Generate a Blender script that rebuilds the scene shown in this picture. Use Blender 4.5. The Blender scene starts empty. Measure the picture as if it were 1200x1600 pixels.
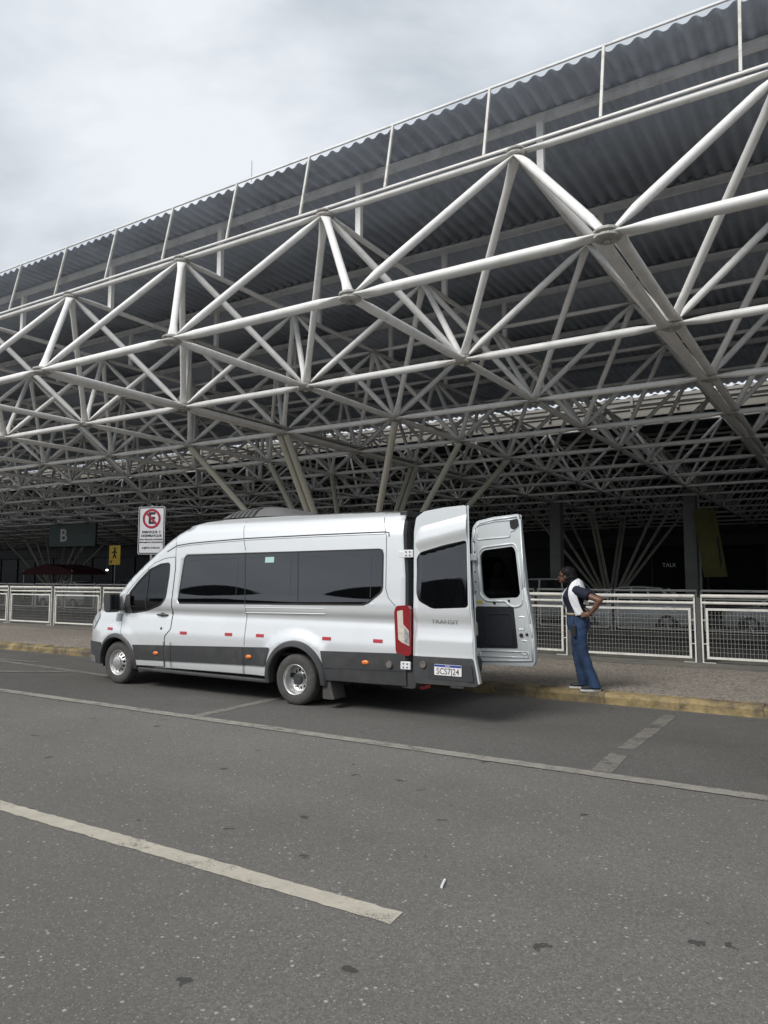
import bpy, bmesh, math, random
from mathutils import Vector, Matrix
from mathutils.geometry import tessellate_polygon
random.seed(7)
R = math.radians
scene = bpy.context.scene
COL = scene.collection

# ------------------------------------------------------------------ camera
CAM_H = 1.76
cam_d = bpy.data.cameras.new('camera')
cam = bpy.data.objects.new('camera', cam_d)
COL.objects.link(cam)
yaw, pitch, roll = R(32.039), R(5.060), R(0.115)
fw = Vector((-math.sin(yaw) * math.cos(pitch), math.cos(yaw) * math.cos(pitch), math.sin(pitch)))
rt = Vector((math.cos(yaw), math.sin(yaw), 0))
up = rt.cross(fw)
r2 = rt * math.cos(roll) + up * math.sin(roll)
u2 = up * math.cos(roll) - rt * math.sin(roll)
cam.matrix_world = Matrix(((r2.x, u2.x, -fw.x, 0), (r2.y, u2.y, -fw.y, 0), (r2.z, u2.z, -fw.z, CAM_H), (0, 0, 0, 1)))
cam_d.sensor_fit = 'VERTICAL'
cam_d.sensor_height = 36.0
cam_d.lens = 1160.3 / 1600 * 36.0
cam_d.clip_start = 0.05
cam_d.clip_end = 3000
scene.camera = cam

# ------------------------------------------------------------------ sky, sun, exposure
SUN_EL, SUN_AZ = R(46), R(200)          # overcast sun, behind the camera
world = bpy.data.worlds.new('World')
scene.world = world
world.use_nodes = True
nt = world.node_tree
nt.nodes.clear()
N = lambda t, typ: t.nodes.new(typ)
out = N(nt, 'ShaderNodeOutputWorld')
sky = N(nt, 'ShaderNodeTexSky')
sky.sky_type = 'NISHITA'
sky.sun_disc = False
sky.sun_elevation = SUN_EL
sky.sun_rotation = SUN_AZ
bg1 = N(nt, 'ShaderNodeBackground')
bg1.inputs['Strength'].default_value = 0.06
nt.links.new(sky.outputs[0], bg1.inputs['Color'])
tc = N(nt, 'ShaderNodeTexCoord')
mp = N(nt, 'ShaderNodeMapping')
mp.inputs['Scale'].default_value = (1.0, 1.0, 2.1)
mp.inputs['Location'].default_value = (3.1, 1.7, 0.4)
nt.links.new(tc.outputs['Generated'], mp.inputs['Vector'])
nz = N(nt, 'ShaderNodeTexNoise')
nz.inputs['Scale'].default_value = 2.5
nz.inputs['Detail'].default_value = 10
nz.inputs['Roughness'].default_value = 0.52
nz.inputs['Distortion'].default_value = 0.3
nt.links.new(mp.outputs[0], nz.inputs['Vector'])
cr = N(nt, 'ShaderNodeValToRGB')
cr.color_ramp.elements[0].position = 0.37
cr.color_ramp.elements[0].color = (0.305, 0.333, 0.365, 1)
cr.color_ramp.elements[1].position = 0.62
cr.color_ramp.elements[1].color = (0.485, 0.505, 0.53, 1)
nt.links.new(nz.outputs['Fac'], cr.inputs['Fac'])
bg2 = N(nt, 'ShaderNodeBackground')
bg2.inputs['Strength'].default_value = 1.0
nt.links.new(cr.outputs[0], bg2.inputs['Color'])
mx = N(nt, 'ShaderNodeMixShader')
mx.inputs[0].default_value = 0.93
nt.links.new(bg1.outputs[0], mx.inputs[1])
nt.links.new(bg2.outputs[0], mx.inputs[2])
nt.links.new(mx.outputs[0], out.inputs['Surface'])

sun_d = bpy.data.lights.new('sun', 'SUN')
sun_d.energy = 1.5
sun_d.angle = R(25)
sun_d.color = (1.0, 0.97, 0.93)
sun = bpy.data.objects.new('sun', sun_d)
COL.objects.link(sun)
sd = Vector((math.sin(SUN_AZ) * math.cos(SUN_EL), math.cos(SUN_AZ) * math.cos(SUN_EL), math.sin(SUN_EL)))
sun.rotation_euler = sd.to_track_quat('Z', 'Y').to_euler()
scene.view_settings.view_transform = 'Standard'
scene.view_settings.look = 'None'
scene.view_settings.exposure = 0.90
scene.view_settings.gamma = 1.0
scene.view_settings.use_curve_mapping = False
scene.cycles.max_bounces = 6
scene.cycles.diffuse_bounces = 3
scene.cycles.glossy_bounces = 3
scene.cycles.transmission_bounces = 4
scene.cycles.transparent_max_bounces = 10

# ------------------------------------------------------------------ materials
MATS = {}


def mat(name, color, rough=0.6, metal=0.0, var=0.12, scale=4.0, bump=0.0, bscale=40.0, coat=0.0, dirt=None, dirt_amt=0.0, dscale=3.0, spec=0.5, rnd=False, dlo=0.5):
    m = bpy.data.materials.new(name)
    m.use_nodes = True
    t = m.node_tree
    b = t.nodes['Principled BSDF']
    b.inputs['Roughness'].default_value = rough
    b.inputs['Metallic'].default_value = metal
    b.inputs['Coat Weight'].default_value = coat
    b.inputs['Coat Roughness'].default_value = 0.06
    b.inputs['Specular IOR Level'].default_value = spec
    co = N(t, 'ShaderNodeTexCoord')
    vec = co.outputs['Object']
    if rnd:
        oi = N(t, 'ShaderNodeObjectInfo')
        ad = N(t, 'ShaderNodeVectorMath')
        ad.operation = 'MULTIPLY_ADD'
        cmb = N(t, 'ShaderNodeCombineXYZ')
        for i in range(3):
            t.links.new(oi.outputs['Random'], cmb.inputs[i])
        ad.inputs[1].default_value = (37, 53, 71)
        t.links.new(cmb.outputs[0], ad.inputs[0])
        t.links.new(vec, ad.inputs[2])
        vec = ad.outputs[0]
    n1 = N(t, 'ShaderNodeTexNoise')
    n1.inputs['Scale'].default_value = scale
    n1.inputs['Detail'].default_value = 6
    n1.inputs['Roughness'].default_value = 0.6
    t.links.new(vec, n1.inputs['Vector'])
    ra = N(t, 'ShaderNodeValToRGB')
    lo = [max(0, c * (1 - var)) for c in color]
    hi = [min(1, c * (1 + var)) for c in color]
    ra.color_ramp.elements[0].position = 0.3
    ra.color_ramp.elements[1].position = 0.7
    ra.color_ramp.elements[0].color = (*lo, 1)
    ra.color_ramp.elements[1].color = (*hi, 1)
    t.links.new(n1.outputs['Fac'], ra.inputs['Fac'])
    col = ra.outputs[0]
    if dirt:
        n2 = N(t, 'ShaderNodeTexNoise')
        n2.inputs['Scale'].default_value = dscale
        n2.inputs['Detail'].default_value = 9
        n2.inputs['Roughness'].default_value = 0.72
        t.links.new(vec, n2.inputs['Vector'])
        r3 = N(t, 'ShaderNodeMapRange')
        r3.inputs[1].default_value = dlo
        r3.inputs[2].default_value = dlo + 0.22
        r3.inputs[4].default_value = dirt_amt
        t.links.new(n2.outputs['Fac'], r3.inputs[0])
        mc = N(t, 'ShaderNodeMixRGB')
        mc.inputs[2].default_value = (*dirt, 1)
        t.links.new(r3.outputs[0], mc.inputs[0])
        t.links.new(col, mc.inputs[1])
        col = mc.outputs[0]
    t.links.new(col, b.inputs['Base Color'])
    if bump > 0:
        n3 = N(t, 'ShaderNodeTexNoise')
        n3.inputs['Scale'].default_value = bscale
        n3.inputs['Detail'].default_value = 4
        t.links.new(vec, n3.inputs['Vector'])
        bp = N(t, 'ShaderNodeBump')
        bp.inputs['Strength'].default_value = bump
        bp.inputs['Distance'].default_value = 0.01
        t.links.new(n3.outputs['Fac'], bp.inputs['Height'])
        t.links.new(bp.outputs[0], b.inputs['Normal'])
    MATS[name] = m
    return m


def emis(name, color, strength):
    m = mat(name, color, 0.5)
    b = m.node_tree.nodes['Principled BSDF']
    b.inputs['Emission Color'].default_value = (*color, 1)
    b.inputs['Emission Strength'].default_value = strength
    return m


def tinted(name, tint, refl=1.5):
    m = bpy.data.materials.new(name)
    m.use_nodes = True
    t = m.node_tree
    t.nodes.clear()
    o = N(t, 'ShaderNodeOutputMaterial')
    tr = N(t, 'ShaderNodeBsdfTransparent')
    tr.inputs[0].default_value = (*tint, 1)
    gl = N(t, 'ShaderNodeBsdfGlossy')
    gl.inputs['Roughness'].default_value = 0.015
    gl.inputs['Color'].default_value = (0.92, 0.95, 1.0, 1)
    fr = N(t, 'ShaderNodeFresnel')
    fr.inputs['IOR'].default_value = refl
    ms = N(t, 'ShaderNodeMixShader')
    t.links.new(fr.outputs[0], ms.inputs[0])
    t.links.new(tr.outputs[0], ms.inputs[1])
    t.links.new(gl.outputs[0], ms.inputs[2])
    t.links.new(ms.outputs[0], o.inputs['Surface'])
    MATS[name] = m
    return m


def asphalt(name, base, chips, chip_scale=42.0, spots=0.5, stone=95.0, con=0.22):
    m = bpy.data.materials.new(name)
    m.use_nodes = True
    t = m.node_tree
    b = t.nodes['Principled BSDF']
    b.inputs['Roughness'].default_value = 0.86
    b.inputs['Specular IOR Level'].default_value = 0.35
    co = N(t, 'ShaderNodeTexCoord')
    P = co.outputs['Object']

    def noise(s, d=5, ro=0.6):
        n = N(t, 'ShaderNodeTexNoise')
        n.inputs['Scale'].default_value = s
        n.inputs['Detail'].default_value = d
        n.inputs['Roughness'].default_value = ro
        t.links.new(P, n.inputs['Vector'])
        return n.outputs['Fac']

    def mixc(fac, a, bb, mode='MIX'):
        x = N(t, 'ShaderNodeMixRGB')
        x.blend_type = mode
        if hasattr(fac, 'links'):
            t.links.new(fac, x.inputs[0])
        else:
            x.inputs[0].default_value = fac
        for i, c in ((1, a), (2, bb)):
            if isinstance(c, tuple):
                x.inputs[i].default_value = (*c, 1)
            else:
                t.links.new(c, x.inputs[i])
        return x.outputs[0]

    def rng(s, a0, a1, b0, b1):
        x = N(t, 'ShaderNodeMapRange')
        for i, v in enumerate((a0, a1, b0, b1)):
            x.inputs[i + 1].default_value = v
        t.links.new(s, x.inputs[0])
        return x.outputs[0]
    lo = tuple(c * 0.86 for c in base)
    hi = tuple(c * 1.14 for c in base)
    col = mixc(rng(noise(0.5, 6, 0.62), 0.32, 0.68, 0, 1), lo, hi)
    # tyre-polished bands along the road
    mpp = N(t, 'ShaderNodeMapping')
    mpp.inputs['Scale'].default_value = (0.03, 0.9, 1)
    t.links.new(P, mpp.inputs['Vector'])
    nb = N(t, 'ShaderNodeTexNoise')
    nb.inputs['Scale'].default_value = 1.0
    nb.inputs['Detail'].default_value = 4
    t.links.new(mpp.outputs[0], nb.inputs['Vector'])
    col = mixc(rng(nb.outputs['Fac'], 0.35, 0.65, 0.0, 0.55), col, tuple(c * 0.72 for c in base))
    # fine grain
    g = noise(190.0, 3, 0.7)
    col = mixc(rng(g, 0.25, 0.75, 0.0, 1.0), mixc(0.45, col, (0, 0, 0)), mixc(0.3, col, (0.4, 0.39, 0.37)))
    # packed stones
    vs_ = N(t, 'ShaderNodeTexVoronoi')
    vs_.voronoi_dimensions = '2D'
    vs_.inputs['Scale'].default_value = stone
    t.links.new(P, vs_.inputs['Vector'])
    sp = N(t, 'ShaderNodeSeparateColor')
    t.links.new(vs_.outputs['Color'], sp.inputs[0])
    ml = N(t, 'ShaderNodeMixRGB')
    ml.blend_type = 'MULTIPLY'
    ml.inputs[0].default_value = 1.0
    t.links.new(col, ml.inputs[1])
    cmb = N(t, 'ShaderNodeCombineColor')
    br = rng(sp.outputs[0], 0, 1, 1 - con, 1 + con)
    for i in range(3):
        t.links.new(br, cmb.inputs[i])
    t.links.new(cmb.outputs[0], ml.inputs[2])
    col = ml.outputs[0]
    # broad stains and repair tints
    col = mixc(rng(noise(0.22, 5, 0.6), 0.44, 0.60, 0.0, 0.42), col, tuple(c * 0.66 for c in base))
    # pale aggregate chips
    for sc, thr, amt in ((chip_scale * .8, 0.955, 0.9), (chip_scale * 1.5, 0.93, 0.8), (chip_scale * 2.6, 0.86, 0.7)):
        v = N(t, 'ShaderNodeTexVoronoi')
        v.inputs['Scale'].default_value = sc
        t.links.new(P, v.inputs['Vector'])
        sep = N(t, 'ShaderNodeSeparateColor')
        t.links.new(v.outputs['Color'], sep.inputs[0])
        a = rng(sep.outputs[0], thr, thr + 0.01, 0, 1)
        d = rng(v.outputs['Distance'], 0.24, 0.38, 1, 0)
        mm = N(t, 'ShaderNodeMath')
        mm.operation = 'MULTIPLY'
        t.links.new(a, mm.inputs[0])
        t.links.new(d, mm.inputs[1])
        m2 = N(t, 'ShaderNodeMath')
        m2.operation = 'MULTIPLY'
        m2.inputs[1].default_value = amt * chips
        t.links.new(mm.outputs[0], m2.inputs[0])
        tintc = mixc(sep.outputs[1], (0.42, 0.37, 0.32), (0.55, 0.54, 0.52))
        col = mixc(m2.outputs[0], col, tintc)
    # oil and gum spots
    v = N(t, 'ShaderNodeTexVoronoi')
    v.voronoi_dimensions = '2D'
    v.inputs['Scale'].default_value = 1.9
    wob = N(t, 'ShaderNodeVectorMath')
    wob.operation = 'MULTIPLY_ADD'
    nn = N(t, 'ShaderNodeTexNoise')
    nn.inputs['Scale'].default_value = 14
    t.links.new(P, nn.inputs['Vector'])
    wob.inputs[1].default_value = (0.16, 0.12, 0.0)
    t.links.new(nn.outputs['Color'], wob.inputs[0])
    t.links.new(P, wob.inputs[2])
    t.links.new(wob.outputs[0], v.inputs['Vector'])
    sep = N(t, 'ShaderNodeSeparateColor')
    t.links.new(v.outputs['Color'], sep.inputs[0])
    size = rng(sep.outputs[1], 0, 1, 0.012, 0.075)
    lt = N(t, 'ShaderNodeMath')
    lt.operation = 'LESS_THAN'
    t.links.new(v.outputs['Distance'], lt.inputs[0])
    t.links.new(size, lt.inputs[1])
    on = N(t, 'ShaderNodeMath')
    on.operation = 'GREATER_THAN'
    on.inputs[1].default_value = 0.62
    t.links.new(sep.outputs[2], on.inputs[0])
    m3 = N(t, 'ShaderNodeMath')
    m3.operation = 'MULTIPLY'
    t.links.new(lt.outputs[0], m3.inputs[0])
    t.links.new(on.outputs[0], m3.inputs[1])
    m4 = N(t, 'ShaderNodeMath')
    m4.operation = 'MULTIPLY'
    m4.inputs[1].default_value = spots
    t.links.new(m3.outputs[0], m4.inputs[0])
    col = mixc(m4.outputs[0], col, (0.03, 0.03, 0.03))
    t.links.new(col, b.inputs['Base Color'])
    bp = N(t, 'ShaderNodeBump')
    bp.inputs['Strength'].default_value = 0.55
    bp.inputs['Distance'].default_value = 0.006
    t.links.new(g, bp.inputs['Height'])
    t.links.new(bp.outputs[0], b.inputs['Normal'])
    MATS[name] = m
    return m


def paint_line(name, color, cover):
    """worn road paint: lets the asphalt show where it has worn off"""
    m = mat(name, color, 0.75, var=0.12, scale=9, bump=0.4, bscale=160)
    t = m.node_tree
    b = t.nodes['Principled BSDF']
    o = [n for n in t.nodes if n.type == 'OUTPUT_MATERIAL'][0]
    co = N(t, 'ShaderNodeTexCoord')
    acc = None
    for s, ro in ((3.0, 0.8), (120.0, 0.7)):
        n = N(t, 'ShaderNodeTexNoise')
        n.inputs['Scale'].default_value = s
        n.inputs['Detail'].default_value = 8
        n.inputs['Roughness'].default_value = ro
        t.links.new(co.outputs['Object'], n.inputs['Vector'])
        if acc is None:
            acc = n.outputs['Fac']
        else:
            a = N(t, 'ShaderNodeMath')
            a.operation = 'ADD'
            t.links.new(acc, a.inputs[0])
            t.links.new(n.outputs['Fac'], a.inputs[1])
            acc = a.outputs[0]
    r = N(t, 'ShaderNodeMapRange')
    c = 1.30 - cover * 0.6
    r.inputs[1].default_value = c - 0.10
    r.inputs[2].default_value = c + 0.10
    t.links.new(acc, r.inputs[0])
    r.inputs[3].default_value = 0.0
    r.inputs[4].default_value = 1.0
    tr = N(t, 'ShaderNodeBsdfTransparent')
    ms = N(t, 'ShaderNodeMixShader')
    t.links.new(r.outputs[0], ms.inputs[0])
    t.links.new(tr.outputs[0], ms.inputs[1])
    t.links.new(b.outputs[0], ms.inputs[2])
    t.links.new(ms.outputs[0], o.inputs['Surface'])
    return m


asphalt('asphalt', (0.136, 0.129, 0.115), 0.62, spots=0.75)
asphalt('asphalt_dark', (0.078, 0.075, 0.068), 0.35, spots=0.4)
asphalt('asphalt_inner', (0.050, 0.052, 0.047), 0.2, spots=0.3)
asphalt('pavement', (0.31, 0.268, 0.22), 0.8, 34.0, spots=0.5, stone=36.0, con=0.55)
mat('concrete_band', (0.17, 0.162, 0.14), 0.9, var=0.2, scale=2.5, bump=0.4, bscale=60, dirt=(0.05, 0.048, 0.044), dirt_amt=0.6)
mat('kerb_yellow', (0.33, 0.25, 0.115), 0.85, var=0.3, scale=5, bump=0.8, bscale=30, dirt=(0.085, 0.072, 0.056), dirt_amt=0.95, dscale=2.2, rnd=True, dlo=0.39)
paint_line('line_white', (0.42, 0.385, 0.32), 0.76)
paint_line('line_grey', (0.265, 0.25, 0.22), 0.70)
paint_line('line_faint', (0.185, 0.175, 0.155), 0.66)
mat('tube_white', (0.80, 0.79, 0.765), 0.45, var=0.06, scale=2.0, dirt=(0.45, 0.42, 0.37), dirt_amt=0.45, dscale=5.0, rnd=True)
mat('tube_cream', (0.58, 0.56, 0.47), 0.5, var=0.08, scale=2.0, dirt=(0.28, 0.26, 0.22), dirt_amt=0.5, dscale=2.0, rnd=True)
mat('node_steel', (0.45, 0.44, 0.41), 0.55, var=0.2, scale=8, dirt=(0.16, 0.12, 0.09), dirt_amt=0.7, dscale=9, rnd=True)
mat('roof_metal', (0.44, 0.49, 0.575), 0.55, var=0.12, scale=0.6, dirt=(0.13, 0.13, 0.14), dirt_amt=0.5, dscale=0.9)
mat('roof_shaded', (0.16, 0.175, 0.20), 0.6, var=0.12, scale=0.6)  # rear roof sheets: roof_metal darkened, deep canopy shade put into the colour
mat('purlin_paint', (0.78, 0.79, 0.80), 0.55, var=0.1, scale=1.0, dirt=(0.2, 0.2, 0.2), dirt_amt=0.5)
mat('post_paint', (0.62, 0.61, 0.57), 0.55, var=0.1, scale=3, dirt=(0.22, 0.18, 0.12), dirt_amt=0.8, dscale=5, rnd=True)
mat('fascia', (0.25, 0.235, 0.21), 0.6, var=0.1, scale=1.0, dirt=(0.3, 0.28, 0.25), dirt_amt=0.5)
mat('rail_cream', (0.80, 0.785, 0.72), 0.5, var=0.06, scale=3, dirt=(0.3, 0.27, 0.22), dirt_amt=0.5, dscale=4, rnd=True)
mat('wire_zinc', (0.42, 0.41, 0.38), 0.5, var=0.15, scale=6, rnd=True)
mat('post_dark', (0.10, 0.10, 0.095), 0.7, var=0.2, scale=6)
mat('van_paint', (0.80, 0.82, 0.83), 0.30, metal=0.42, var=0.015, scale=1.0, coat=1.0, dirt=(0.55, 0.55, 0.53), dirt_amt=0.12, dscale=1.6)
mat('door_silver', (0.74, 0.78, 0.79), 0.36, metal=0.25, var=0.03, scale=2.0, coat=0.4)
mat('black_plastic', (0.045, 0.046, 0.048), 0.55, var=0.15, scale=6, dirt=(0.10, 0.095, 0.085), dirt_amt=0.5, dscale=4)
mat('unit_grey', (0.13, 0.13, 0.13), 0.6, var=0.1, scale=4)
mat('rubber', (0.06, 0.058, 0.055), 0.82, var=0.2, scale=10, bump=0.2, bscale=60, dirt=(0.14, 0.125, 0.105), dirt_amt=0.6, dscale=6)
mat('gasket', (0.02, 0.02, 0.02), 0.7)
mat('dark_trim', (0.035, 0.037, 0.04), 0.65)
mat('carpet', (0.02, 0.021, 0.027), 0.95, var=0.25, scale=30, bump=0.3, bscale=200)
mat('seat_cloth', (0.05, 0.05, 0.055), 0.9, var=0.2, scale=20)
mat('interior_grey', (0.16, 0.16, 0.16), 0.8)
mat('rim_silver', (0.62, 0.62, 0.61), 0.35, metal=0.75, var=0.08, scale=8, dirt=(0.25, 0.22, 0.19), dirt_amt=0.4, dscale=8)
mat('red_reflector', (0.42, 0.02, 0.035), 0.3, var=0.08, scale=30, coat=0.5)
mat('orange_lamp', (0.80, 0.20, 0.03), 0.3, var=0.05, coat=0.6)
mat('red_lens', (0.24, 0.008, 0.014), 0.15, var=0.1, scale=20, coat=1.0)
mat('clear_lens', (0.62, 0.56, 0.48), 0.15, var=0.2, scale=25, coat=1.0)
mat('smoke_lens', (0.30, 0.31, 0.31), 0.2, var=0.4, scale=30, coat=1.0)
mat('hinge_white', (0.72, 0.73, 0.74), 0.45)
mat('plate_white', (0.75, 0.76, 0.77), 0.5, var=0.04)
mat('plate_blue', (0.02, 0.05, 0.28), 0.5)
mat('plate_ink', (0.16, 0.10, 0.09), 0.6)
mat('grey_letter', (0.24, 0.25, 0.26), 0.4, metal=0.5)
mat('sticker', (0.42, 0.62, 0.58), 0.6)
mat('yellow_sticker', (0.5, 0.42, 0.04), 0.6)
mat('sensor', (0.20, 0.18, 0.165), 0.45, metal=0.3)
tinted('glass_tint', (0.075, 0.08, 0.085), 1.92)
tinted('glass_front', (0.24, 0.26, 0.27), 1.62)
mat('glass_car', (0.015, 0.017, 0.02), 0.05, var=0.0, coat=0.5)
mat('sign_white', (0.63, 0.63, 0.65), 0.5, var=0.04)
mat('sign_black', (0.015, 0.015, 0.017), 0.6)
mat('sign_red', (0.34, 0.015, 0.04), 0.5)
mat('sign_yellow', (0.80, 0.52, 0.02), 0.5)
mat('sign_green', (0.03, 0.065, 0.055), 0.5)
mat('galv', (0.30, 0.30, 0.30), 0.5, metal=0.4)
mat('banner_olive', (0.12, 0.115, 0.03), 0.7, var=0.2, scale=1.5)
mat('concrete', (0.22, 0.225, 0.22), 0.9, var=0.12, scale=1.5, bump=0.3)
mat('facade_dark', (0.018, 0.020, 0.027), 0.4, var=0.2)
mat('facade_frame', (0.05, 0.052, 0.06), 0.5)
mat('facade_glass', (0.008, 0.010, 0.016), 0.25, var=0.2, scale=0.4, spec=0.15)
mat('skin', (0.17, 0.085, 0.055), 0.5, var=0.06, scale=12)
mat('hair', (0.006, 0.005, 0.006), 0.6, var=0.3, scale=40, bump=0.35, bscale=90, spec=0.25)
mat('denim', (0.022, 0.047, 0.105), 0.88, var=0.5, scale=8, bump=1.0, bscale=14)
mat('navy_cloth', (0.010, 0.013, 0.030), 0.85, var=0.25, scale=10, bump=0.4, bscale=25)
mat('white_cloth', (0.78, 0.79, 0.82), 0.85, var=0.04, scale=10, bump=0.4, bscale=25)
mat('belt', (0.33, 0.29, 0.21), 0.7)
mat('shoe_dark', (0.02, 0.02, 0.022), 0.6)
mat('shoe_white', (0.7, 0.7, 0.68), 0.6)
mat('awning_red', (0.05, 0.008, 0.01), 0.9)
mat('bldg_wall', (0.10, 0.10, 0.105), 0.8)
mat('bldg_roof', (0.05, 0.05, 0.055), 0.7)
mat('litter', (0.75, 0.75, 0.73), 0.8)
emis('lamp_white', (1.0, 0.95, 0.85), 3.0)
emis('lamp_blue', (0.02, 0.02, 0.5), 0.35)
emis('lit_letters', (0.55, 0.55, 0.55), 0.025)
for nm, c in (('car_silver', (0.60, 0.61, 0.62)), ('car_white', (0.78, 0.79, 0.79)), ('car_black', (0.02, 0.02, 0.022)), ('car_red', (0.22, 0.015, 0.015)), ('car_grey', (0.12, 0.125, 0.13))):
    mat(nm, c, 0.3, metal=0.2, var=0.02, coat=0.7)


# ------------------------------------------------------------------ helpers
def link(o, parent=None):
    COL.objects.link(o)
    if parent is not None:
        o.parent = parent
    return o


def tag(o, label=None, cat=None, group=None, kind=None):
    if label:
        o['label'] = label
    if cat:
        o['category'] = cat
    if group:
        o['group'] = group
    if kind:
        o['kind'] = kind
    return o


def empty(name, loc=(0, 0, 0), rz=0.0, parent=None):
    o = bpy.data.objects.new(name, None)
    o.empty_display_size = 0.2
    o.location = loc
    o.rotation_euler = (0, 0, rz)
    return link(o, parent)


def mesh(name, vs, fs, m, smooth=False):
    me = bpy.data.meshes.new(name)
    me.from_pydata([tuple(v) for v in vs], [], [tuple(f) for f in fs])
    for mm in (m if isinstance(m, (list, tuple)) else [m]):
        me.materials.append(MATS[mm] if isinstance(mm, str) else mm)
    if smooth:
        me.polygons.foreach_set('use_smooth', [True] * len(me.polygons))
    me.update()
    return me


def obj(name, me, parent=None, loc=None, rot=None, bevel=0.0, seg=2):
    o = bpy.data.objects.new(name, me)
    link(o, parent)
    if loc is not None:
        o.location = loc
    if rot is not None:
        o.rotation_euler = rot
    if bevel:
        b = o.modifiers.new('bevel', 'BEVEL')
        b.width = bevel
        b.segments = seg
        b.limit_method = 'ANGLE'
        b.angle_limit = R(35)
    return o


class MB:
    def __init__(self):
        self.v, self.f, self.mi = [], [], []

    def add(self, vs, fs, mi=0):
        b = len(self.v)
        self.v += [tuple(p) for p in vs]
        self.f += [tuple(b + i for i in f) for f in fs]
        self.mi += [mi] * len(fs)
        return self

    def box(self, x0, x1, y0, y1, z0, z1, mi=0):
        return self.add([(x0, y0, z0), (x1, y0, z0), (x1, y1, z0), (x0, y1, z0), (x0, y0, z1), (x1, y0, z1), (x1, y1, z1), (x0, y1, z1)],
                        [(0, 3, 2, 1), (4, 5, 6, 7), (0, 1, 5, 4), (1, 2, 6, 5), (2, 3, 7, 6), (3, 0, 4, 7)], mi)

    def tube(self, a, b, r, n=8, r2=None, mi=0, caps=True):
        a, b = Vector(a), Vector(b)
        d = (b - a).normalized()
        u = d.cross(Vector((0, 0, 1)))
        if u.length < 1e-4:
            u = Vector((1, 0, 0))
        u.normalize()
        w = d.cross(u)
        r2 = r if r2 is None else r2
        vs = []
        for p, rr in ((a, r), (b, r2)):
            for k in range(n):
                t = 2 * math.pi * k / n
                vs.append(p + u * math.cos(t) * rr + w * math.sin(t) * rr)
        fs = [(k, (k + 1) % n, n + (k + 1) % n, n + k) for k in range(n)]
        if caps:
            fs += [tuple(range(n - 1, -1, -1)), tuple(range(n, 2 * n))]
        return self.add(vs, fs, mi)

    def prism(self, poly, y0, y1, mi=0, holes=()):
        """polygon in (x,z), extruded from y0 to y1"""
        loops = [list(poly)] + [list(h) for h in holes]
        flat = [p for l in loops for p in l]
        tri = tessellate_polygon([[Vector((p[0], p[1], 0)) for p in l] for l in loops])
        n = len(flat)
        fs = []
        for t in tri:
            fs += [t, tuple(n + i for i in reversed(t))]
        b = 0
        for l in loops:
            m = len(l)
            for k in range(m):
                i, j = b + k, b + (k + 1) % m
                fs.append((i, j, n + j, n + i))
            b += m
        vs = [(p[0], y0, p[1]) for p in flat] + [(p[0], y1, p[1]) for p in flat]
        return self.add(vs, fs, mi)

    def lathe(self, prof, n=32, mi=0, c=(0, 0, 0)):
        """profile of (r, y), revolved about the y axis"""
        vs, fs = [], []
        for (r, y) in prof:
            for k in range(n):
                t = 2 * math.pi * k / n
                vs.append((c[0] + r * math.cos(t), c[1] + y, c[2] + r * math.sin(t)))
        for i in range(len(prof) - 1):
            for k in range(n):
                fs.append((i * n + k, i * n + (k + 1) % n, (i + 1) * n + (k + 1) % n, (i + 1) * n + k))
        return self.add(vs, fs, mi)

    def sphere(self, c, rx, ry, rz, n=16, m=10, mi=0):
        vs, fs = [], []
        for i in range(m + 1):
            a = math.pi * i / m
            for k in range(n):
                t = 2 * math.pi * k / n
                vs.append((c[0] + rx * math.sin(a) * math.cos(t), c[1] + ry * math.sin(a) * math.sin(t), c[2] + rz * math.cos(a)))
        for i in range(m):
            for k in range(n):
                fs.append((i * n + k, (i + 1) * n + k, (i + 1) * n + (k + 1) % n, i * n + (k + 1) % n))
        return self.add(vs, fs, mi)

    def me(self, name, m, smooth=False, fix=True):
        me = mesh(name, self.v, self.f, m, smooth)
        if any(self.mi):
            me.polygons.foreach_set('material_index', self.mi)
        if fix:
            bm = bmesh.new()
            bm.from_mesh(me)
            bmesh.ops.remove_doubles(bm, verts=bm.verts, dist=1e-5)
            bmesh.ops.recalc_face_normals(bm, faces=bm.faces)
            bm.to_mesh(me)
            bm.free()
        return me

    def build(self, name, m, parent=None, smooth=False, bevel=0.0, loc=None, rot=None, seg=2, auto=False):
        me = self.me(name, m, smooth)
        if auto:
            me.polygons.foreach_set('use_smooth', [True] * len(me.polygons))
            me.set_sharp_from_angle(angle=R(35))
        return obj(name, me, parent, loc, rot, bevel, seg)


def arc(cx, cz, r, a0, a1, n):
    return [(cx + r * math.cos(R(a0 + (a1 - a0) * k / n)), cz + r * math.sin(R(a0 + (a1 - a0) * k / n))) for k in range(n + 1)]


def fillet(pts, r, n=5):
    o = []
    m = len(pts)
    for i in range(m):
        p = Vector(pts[i])
        a = (Vector(pts[i - 1]) - p)
        b = (Vector(pts[(i + 1) % m]) - p)
        rr = min(r, a.length * 0.45, b.length * 0.45)
        p0, p1 = p + a.normalized() * rr, p + b.normalized() * rr
        for k in range(n + 1):
            t = k / n
            q = p0 * (1 - t) ** 2 + p * 2 * t * (1 - t) + p1 * t * t
            o.append((q.x, q.y))
    return o


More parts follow.
